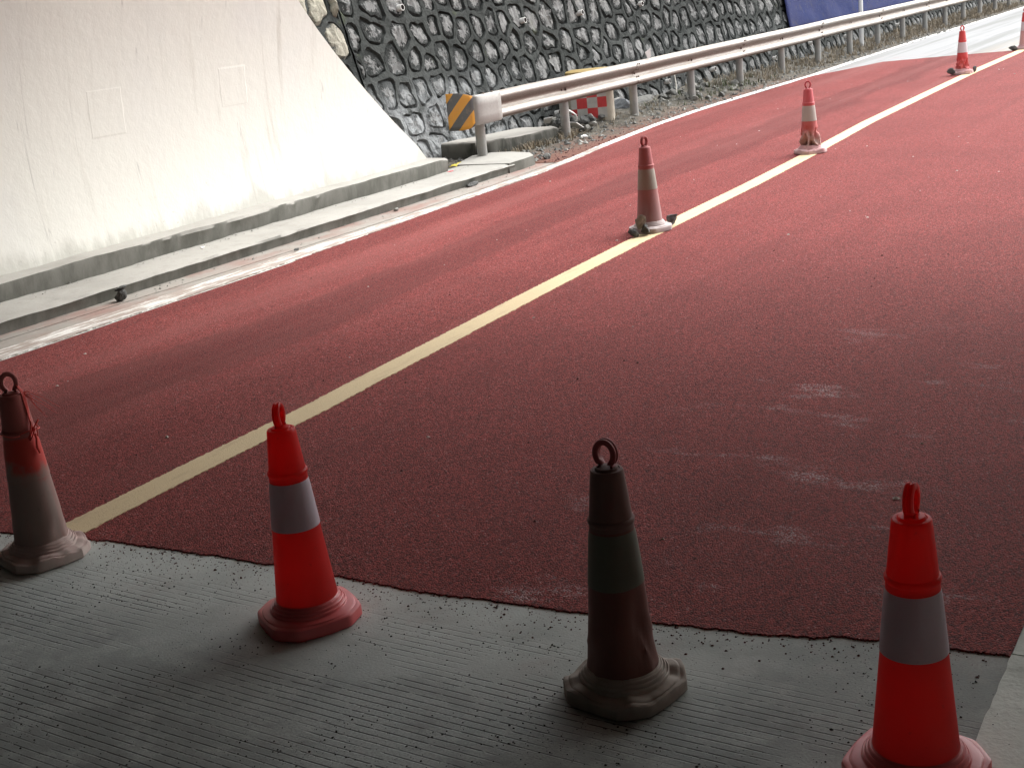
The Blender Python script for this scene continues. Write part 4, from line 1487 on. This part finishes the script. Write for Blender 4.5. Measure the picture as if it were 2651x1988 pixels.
rock('asphalt_lump', 'dark knobbly asphalt lump in front of the mauve dusty cone', 'rock', W(8.69, 4.25, 0.042), (0.050, 0.042, 0.038), M_ROCKD, 1, (0.3, 0.2, 0.5), sub=True)
rock('stone_chip', 'pale greenish flat stone leaning on the base of the mauve dusty cone', 'rock', W(8.755, 4.22, 0.105), (0.050, 0.020, 0.060), M_ROCKL, 2, (0.3, 0.55, 0.5), sub=True)
rock('asphalt_lump', 'dark asphalt lump between the pale chip and the cone base', 'rock', W(8.76, 4.185, 0.05), (0.040, 0.045, 0.042), M_ROCKD, 6, (0.1, 0.5, 1.0), sub=True)
rock('asphalt_lump', 'dark asphalt lump behind the right side of the mauve dusty cone', 'rock', W(9.13, 4.14, 0.065), (0.052, 0.05, 0.055), M_ROCKD, 3, (0.2, 0.1, 0.2), sub=True)
rock('dark_rock', 'dark grey rock to the left of the distant buckled cone', 'rock', W(20.70, 4.70, 0.06), (0.066, 0.07, 0.062), M_ROCKD, 4, (0.3, 0, 0.8), sub=True)
rock('dark_rock', 'small dark rock behind the right of the distant buckled cone', 'rock', W(21.05, 4.44, 0.06), (0.036, 0.045, 0.055), M_ROCKD, 5, (0, 0.4, 0), sub=True)
rock('dark_rock', 'dark grey rock beside the farthest cone at the right edge', 'rock', W(25.0, 4.62, 0.055), (0.085, 0.055, 0.05), M_ROCKD, 7, (0, 0.35, 0.4), sub=True)
rock('asphalt_chunk', 'black broken chunk lying in the gutter at the foot of the kerb', 'rock', W(6.42, 7.17, 0.05), (0.045, 0.04, 0.05), M_ROCKD, 8, (0.2, 0.3, 0.9), sub=True)
rock('asphalt_chunk', 'flat black slab tilted on top of the chunk in the gutter', 'rock', W(6.43, 7.165, 0.098), (0.05, 0.045, 0.014), M_ROCKD, 9, (0.15, -0.22, 0.3), sub=True)
rock('asphalt_clod', 'dark crumbly clod against the kerb below the crack', 'rock', W(11.25, 7.25, 0.03), (0.04, 0.13, 0.028), M_ROCKD, 10, (0, 0, 0.1), sub=True)
rock('stone_chip', 'pale stone on the red dust beside the white line near the mossy block', 'rock', W(13.1, 7.42, 0.03), (0.05, 0.06, 0.045), M_ROCKG, 11, (0.2, 0, 0.3), sub=True)
rock('stone_chip', 'small pale stone in the gutter halfway along the kerb', 'rock', W(9.87, 7.22, 0.025), (0.022, 0.03, 0.017), M_ROCKL, 12, sub=True)
rock('stone_chip', 'small dark stone on the worn white line near the kerb', 'rock', W(8.1, 6.95, 0.025), (0.016, 0.03, 0.012), M_ROCKD, 13, sub=True)
rock('stone_chip', 'small white stone on the kerb at the foot of the ledge', 'rock', W(7.75, 7.62, 0.112), (0.012, 0.025, 0.01), M_WHITE, 14, sub=True)

# yellow wrapper and red scrap at the end of the ledge
def crumpled(name, pos, sx, sy, h, mat, seed, label, cat):
    vs, fs = [], []
    K = 14
    for i in range(K + 1):
        for j in range(K + 1):
            u, v = i / K * 2 - 1, j / K * 2 - 1
            rr = max(abs(u), abs(v))
            edge = 1 - 0.15 * fbm(u * 2 + seed, v * 2)
            z = h * (0.35 + 0.9 * fbm(u * 1.5 + seed, v * 1.5, 3)) * (1 - 0.6 * rr * rr) + 0.35 * h * abs(fbm(u * 5, v * 5, seed))
            vs.append(Vector((u * sx * edge, v * sy * edge, max(0.001, z))) + pos)
    for i in range(K):
        for j in range(K):
            a = i * (K + 1) + j
            fs.append((a, a + K + 1, a + K + 2, a + 1))
    o = mesh_obj(name, vs, fs, mat, origin=pos)
    md = o.modifiers.new('thick', 'SOLIDIFY'); md.thickness = 0.0015
    tag(o, label, cat)
    return o
crumpled('wrapper', W(12.22, 8.02, 0.085), 0.05, 0.13, 0.035, mat_plain('yellow_plastic', (0.62, 0.50, 0.05), 0.4, 0.2), 3, 'crumpled yellow wrapper lying beside the ledge end near the first post', 'litter')
crumpled('wrapper', W(11.62, 7.74, 0.104), 0.02, 0.035, 0.012, mat_plain('red_plastic_scrap', (0.6, 0.06, 0.08), 0.5, 0.2), 5, 'tiny red scrap of litter on the kerb near the yellow wrapper', 'litter')

# ------------------------------------------------------------------ checkered crash bucket behind the rail
M_BUCK = mat_plain('dusty_beige_plastic', (0.52, 0.47, 0.38), 0.6, 0.35, 6)
M_BUCKY = mat_plain('yellow_plastic_rim', (0.34, 0.245, 0.085), 0.55, 0.35, 9)
M_CKR = mat_plain('red_reflective_square', (0.60, 0.065, 0.065), 0.45, 0.3, 8)
M_CKW = mat_plain('grey_white_reflective_square', (0.52, 0.51, 0.47), 0.45, 0.35, 7)
bc = W(16.31, 8.46, 0.0)
brot = DN(25)
bucket = thing('crash_bucket', 'beige roadside crash bucket with yellow rim and red-white checks behind the guardrail', 'barrier', bc)
Rb = Matrix.Rotation(brot, 3, 'Z')
def bp_(x, y, z):
    return bc + Rb @ Vector((x, y, z))
def rrect(w, d, r, z, seg=6):
    out = []
    for (cx_, cy_, a0_) in ((w / 2 - r, d / 2 - r, 0), (-w / 2 + r, d / 2 - r, 90), (-w / 2 + r, -d / 2 + r, 180), (w / 2 - r, -d / 2 + r, 270)):
        for k in range(seg + 1):
            a = math.radians(a0_ + 90 * k / seg)
            out.append(bp_(cx_ + r * math.cos(a), cy_ + r * math.sin(a), z))
    return out
rings = [(0.60, 0.44, 0.07, -0.06), (0.60, 0.44, 0.07, 0.0), (0.615, 0.455, 0.07, 0.10), (0.61, 0.45, 0.07, 0.35), (0.60, 0.44, 0.07, 0.66)]
def loft(rings, cap=False):
    vs, fs = [], []
    for q_ in rings:
        vs += rrect(*q_)
    m_ = len(vs) // len(rings)
    for l in range(len(rings) - 1):
        for k in range(m_):
            fs.append((l * m_ + k, l * m_ + (k + 1) % m_, (l + 1) * m_ + (k + 1) % m_, (l + 1) * m_ + k))
    if cap:
        fs.append(tuple(range((len(rings) - 1) * m_, len(rings) * m_)))
    return vs, fs
vs, fs = loft(rings)
smooth_by_angle(mesh_obj('body', vs, fs, M_BUCK, bucket, bc + Vector((0, 0, 0.3))), 40)
vs, fs = loft([(0.60, 0.44, 0.07, 0.655), (0.625, 0.465, 0.075, 0.66), (0.635, 0.475, 0.08, 0.70), (0.625, 0.465, 0.075, 0.735), (0.56, 0.40, 0.06, 0.742), (0.50, 0.34, 0.05, 0.752)], True)
smooth_by_angle(mesh_obj('lid', vs, fs, M_BUCKY, bucket, bc + Vector((0, 0, 0.7))), 40)
# checked sheet on the near face (-Y side), squares 0.14 m
vs, fs, mi = [], [], []
sq = 0.138
cols = [(-0.262, -0.185), (-0.185, -0.047), (-0.047, 0.091), (0.091, 0.215)]
for ci, (xa, xb) in enumerate(cols):
    for ri in range(4):
        z0_, z1_ = 0.115 + ri * sq, 0.115 + (ri + 1) * sq
        k = len(vs)
        for (xx, zz) in ((xa, z0_), (xb, z0_), (xb, z1_), (xa, z1_)):
            dd = poly([(0.0, 0.2205), (0.10, 0.2280), (0.35, 0.2255), (0.66, 0.2205)], zz) + 0.003
            vs.append(bp_(xx, -dd, zz))
        fs.append((k, k + 1, k + 2, k + 3))
        mi.append(0 if (ci + ri) % 2 == 0 else 1)
mesh_obj('checkered_sheet', vs, fs, [M_CKR, M_CKW], bucket, bc + Vector((0, -0.22, 0.35)), mi=mi, label='red and dirty white checkered reflective sheet')

# leaning stick against the wall
mb = MB()
pa, pb = W(19.15, 8.45, 0.03), W(19.85, 8.80, 0.62)
mb.tube([pa, lerp(pa, pb, 0.35) + Vector((0.01, 0, 0.015)), lerp(pa, pb, 0.7), pb], [0.011, 0.010, 0.009, 0.007], 8)
o = mb.obj('stick', mat_plain('pale_bare_stick', (0.45, 0.43, 0.38), 0.8, 0.5, 30), origin=pa)
tag(o, 'thin pale stick leaning on the stone wall behind the third and fourth posts', 'stick')

# ------------------------------------------------------------------ rubble heap between second and fourth posts
rr_ = random.Random(31)
mset = {}
def shared(k, mat):
    key = (k % 8, mat.name)
    if key not in mset:
        mset[key] = rmesh(ROCKS[k % 8], mat)
    return mset[key]
def scatter_rock(s, n, z, sz, mat, k, name, label, cat, group):
    o = bpy.data.objects.new(name, shared(k, mat))
    COL.objects.link(o)
    o.location = W(s, n, z)
    o.scale = (sz * rr_.uniform(0.7, 1.2), sz * rr_.uniform(0.7, 1.3), sz * rr_.uniform(0.5, 0.9))
    o.rotation_euler = (rr_.uniform(-0.5, 0.5), rr_.uniform(-0.5, 0.5), rr_.uniform(0, 6))
    tag(o, label, cat, group)
LBL1 = 'broken grey rock in the rubble heap beside the second guardrail post'
LBL2 = 'broken rock in the spread rubble around the fourth guardrail post'
for k in range(70):
    t = rr_.random()
    s = 15.05 + abs(rr_.gauss(0, 0.55))
    n = rr_.uniform(7.95, 8.7)
    hgt = max(0.0, 0.20 * (1 - abs(s - 15.35) / 0.9)) * (1 - abs(n - 8.35) / 0.5)
    scatter_rock(s, n, soil_h(s, n) + 0.03 + max(0, hgt) * rr_.random(), rr_.uniform(0.025, 0.075), rr_.choice([M_ROCKG, M_ROCKG, M_ROCKL, M_ROCKD]), k, 'rubble_rock', LBL1, 'rock', 'rocks of the rubble heap by the second post')
for k in range(34):
    s = rr_.uniform(18.6, 21.4)
    n = rr_.uniform(7.8, 8.65)
    scatter_rock(s, n, soil_h(s, n) + 0.03, rr_.uniform(0.035, 0.085), rr_.choice([M_ROCKG, M_ROCKL, M_ROCKL, M_ROCKG]), k, 'rubble_rock', LBL2, 'rock', 'rocks spread by the fourth post')
rock('large_rock', 'large squarish bluish rock lying right of the checkered bucket', 'rock', W(17.35, 8.55, 0.10), (0.22, 0.20, 0.16), mat_plain('bluish_grey_rock', (0.20, 0.215, 0.23), 0.9, 0.7, 9, 0.9, 0.03), 21, (0, 0.1, 0.4), sub=True)
rock('large_rock', 'long pale flat slab at the wall foot right of the bluish rock', 'rock', W(18.25, 8.62, 0.08), (0.16, 0.62, 0.11), M_ROCKG, 22, (0, 0, 0.05), sub=True)
# broken white tile shards on the heap
def shard(pts, pos, rot, label):
    R = Matrix.Rotation(rot[2], 3, 'Z') @ Matrix.Rotation(rot[1], 3, 'Y') @ Matrix.Rotation(rot[0], 3, 'X')
    vs = [R @ Vector((x, y, 0.006)) + pos for x, y in pts] + [R @ Vector((x, y, -0.006)) + pos for x, y in pts]
    m_ = len(pts)
    fs = [tuple(range(m_)), tuple(range(m_, 2 * m_))[::-1]] + [(i, m_ + i, m_ + (i + 1) % m_, (i + 1) % m_) for i in range(m_)]
    o = mesh_obj('tile_shard', vs, fs, M_WHITE, origin=pos)
    tag(o, label, 'tile shard')
shard([(-0.16, -0.06), (0.05, -0.12), (0.17, -0.03), (0.04, 0.09), (-0.10, 0.08)], W(15.1, 8.10, 0.15), (0.25, 0.35, 1.9), 'large white angular shard at the front of the rubble heap')
shard([(-0.14, -0.025), (0.14, -0.05), (0.12, 0.03), (-0.12, 0.04)], W(15.55, 8.42, 0.30), (0.5, 0.5, 1.2), 'narrow white shard on the very top of the rubble heap')
shard([(-0.10, -0.04), (0.09, -0.05), (0.11, 0.03), (-0.03, 0.06)], W(15.0, 8.42, 0.24), (0.2, 0.45, 2.4), 'white shard just right of the second guardrail post, upper left of the heap')
shard([(-0.05, -0.03), (0.05, -0.04), (0.04, 0.04)], W(14.75, 7.80, 0.05), (0.3, 0.1, 0.9), 'tiny white shard on the dust in front of the rubble heap')

# small litter of stones across the verge, gutter and kerb
def pebbles(name, count, region, size, mat, seed, zf=None, label=None, tetra=True):
    rnd = random.Random(seed)
    vs, fs = [], []
    for _ in range(count):
        s, n = region(rnd)
        z = zf(s, n) if zf else 0.0
        r = size[0] * (size[1] / size[0]) ** (rnd.random() ** 1.7)
        a = rnd.uniform(0, 6.28)
        base = W(s, n, z)
        k = len(vs)
        m_ = 5
        for q in range(m_):
            an = a + 2 * math.pi * q / m_
            rr2 = r * rnd.uniform(0.7, 1.25)
            vs.append(base + Vector((rr2 * math.cos(an), rr2 * math.sin(an), r * rnd.uniform(0.0, 0.35))))
        vs.append(base + Vector((r * rnd.uniform(-.3, .3), r * rnd.uniform(-.3, .3), r * rnd.uniform(0.7, 1.2))))
        for q in range(m_):
            fs.append((k + q, k + (q + 1) % m_, k + m_))
    o = mesh_obj(name, vs, fs, mat, kind='stuff')
    if label:
        o['label'] = label
    return o
def reg_edge(r):
    n = r.uniform(0.65, 6.7)
    return red_near(n) - abs(r.gauss(0, 0.07)) - 0.003, n
pebbles('asphalt_grit', 1500, reg_edge, (0.0014, 0.005), M_GRITR, 1, None, 'dark reddish grit shed along the ragged edge of the red surface')
def reg_floor(r):
    while True:
        s, n = r.uniform(1.0, 3.15), r.uniform(0.65, 4.6)
        if fbm(s * 2.2, n * 2.2, 4) > r.uniform(-0.35, 0.5):
            return s, n
pebbles('asphalt_grit', 6500, reg_floor, (0.001, 0.0042), M_GRIT, 2, None, 'black grit scattered over the grooved concrete')
pebbles('asphalt_grit', 500, lambda r: (r.uniform(1.8, 3.6), r.uniform(-0.2, 0.58)), (0.001, 0.0035), M_GRIT, 3, lambda s, n: 0.0135, 'black grit on the pale side slab')
pebbles('asphalt_grit', 7, lambda r: (r.uniform(2.3, 3.1), r.uniform(0.66, 1.4)), (0.004, 0.008), M_GRIT, 13, None, 'a few larger black crumbs near the side slab')
pebbles('road_pebbles', 130, lambda r: (3.4 + 20 * r.random() ** 1.5, r.uniform(0.8, 6.7)), (0.004, 0.013), M_PEB, 4, lambda s, n: 0.004, 'pale pebbles strewn over the red surface')
pebbles('road_pebbles', 130, lambda r: (3.4 + 14 * r.random() ** 1.3, r.uniform(1.5, 6.7)), (0.004, 0.010), M_GRITR, 5, lambda s, n: 0.004, 'dark pebbles strewn over the red surface')
pebbles('gutter_gravel', 320, lambda r: (r.uniform(4.8, 12.6), r.choice([7.24, 7.16, 7.74, 7.70]) + r.gauss(0, 0.035)), (0.003, 0.012), M_ROCKL, 6, lambda s, n: 0.104 if n > 7.4 else 0.009, 'small stones along the kerb')
pebbles('verge_gravel', 2600, lambda r: (12.7 + 26 * r.random() ** 1.5, r.uniform(7.5, 8.75)), (0.008, 0.038), M_ROCKG, 7, soil_h, 'grey gravel of the verge')
pebbles('verge_gravel', 1100, lambda r: (12.9 + 26 * r.random() ** 1.5, r.uniform(7.45, 8.75)), (0.008, 0.045), M_ROCKL, 8, soil_h, 'pale gravel of the verge')
pebbles('red_gravel', 380, lambda r: (r.uniform(12.9, 17), poly(WHT, 14) + abs(r.gauss(0, 0.25))), (0.005, 0.018), M_GRITR, 9, soil_h, 'reddish crumbs on the dust beside the white line')

# ------------------------------------------------------------------ dry grass and weeds
M_GRASS = mat_plain('dry_grass', (0.31, 0.26, 0.19), 0.85, 0.6, 6)
M_GREEN = mat_plain('green_weed', (0.10, 0.12, 0.055), 0.8, 0.5, 8)
def grass(name, count, region, hgt, mat, seed, label):
    rnd = random.Random(seed)
    vs, fs = [], []
    for _ in range(count):
        s, n = region(rnd)
        base = W(s, n, soil_h(s, n) - 0.005)
        for b_ in range(rnd.randint(3, 6)):
            h = rnd.uniform(*hgt)
            a = rnd.uniform(0, 6.28)
            w = 0.0028 + 0.0018 * rnd.random() + s * 0.00006
            lean_ = rnd.uniform(0.1, 0.9) * h
            d = Vector((math.cos(a), math.sin(a), 0))
            p = Vector((-d.y, d.x, 0)) * w
            b0 = base + Vector((rnd.uniform(-.03, .03), rnd.uniform(-.03, .03), 0))
            m1 = b0 + d * lean_ * 0.4 + Vector((0, 0, h * 0.65))
            e = b0 + d * lean_ + Vector((0, 0, h * rnd.uniform(0.75, 1.0)))
            k = len(vs)
            vs += [b0 - p, b0 + p, m1 + p * 0.8, m1 - p * 0.8, e]
            fs += [(k, k + 1, k + 2, k + 3), (k + 3, k + 2, k + 4)]
    o = mesh_obj(name, vs, fs, mat, kind='stuff')
    o['label'] = label
    return o
def reg_grass(r):
    while True:
        s, n = 20 + 24 * r.random(), r.uniform(7.72, 8.8)
        if fbm(s * 0.8, n * 1.5, 8) + (s - 21) * 0.06 > r.uniform(-0.5, 0.8):
            return s, n
grass('dry_grass', 1900, reg_grass, (0.025, 0.15), M_GRASS, 3, 'dry straw-coloured grass along the verge under the far guardrail')
grass('green_weeds', 80, lambda r: (r.gauss(19.8, 0.9), r.uniform(7.8, 8.5)), (0.03, 0.12), M_GREEN, 5, 'sparse green weeds among the stones')
grass('dry_grass', 120, lambda r: (r.uniform(12.98, 15.0), r.gauss(7.99, 0.05)), (0.03, 0.12), M_GRASS, 6, 'dry weeds along the foot of the mossy block')
grass('dry_grass', 60, lambda r: (r.uniform(15, 18), r.uniform(7.8, 8.3)), (0.02, 0.08), M_GRASS, 8, 'dry weeds near the rubble')
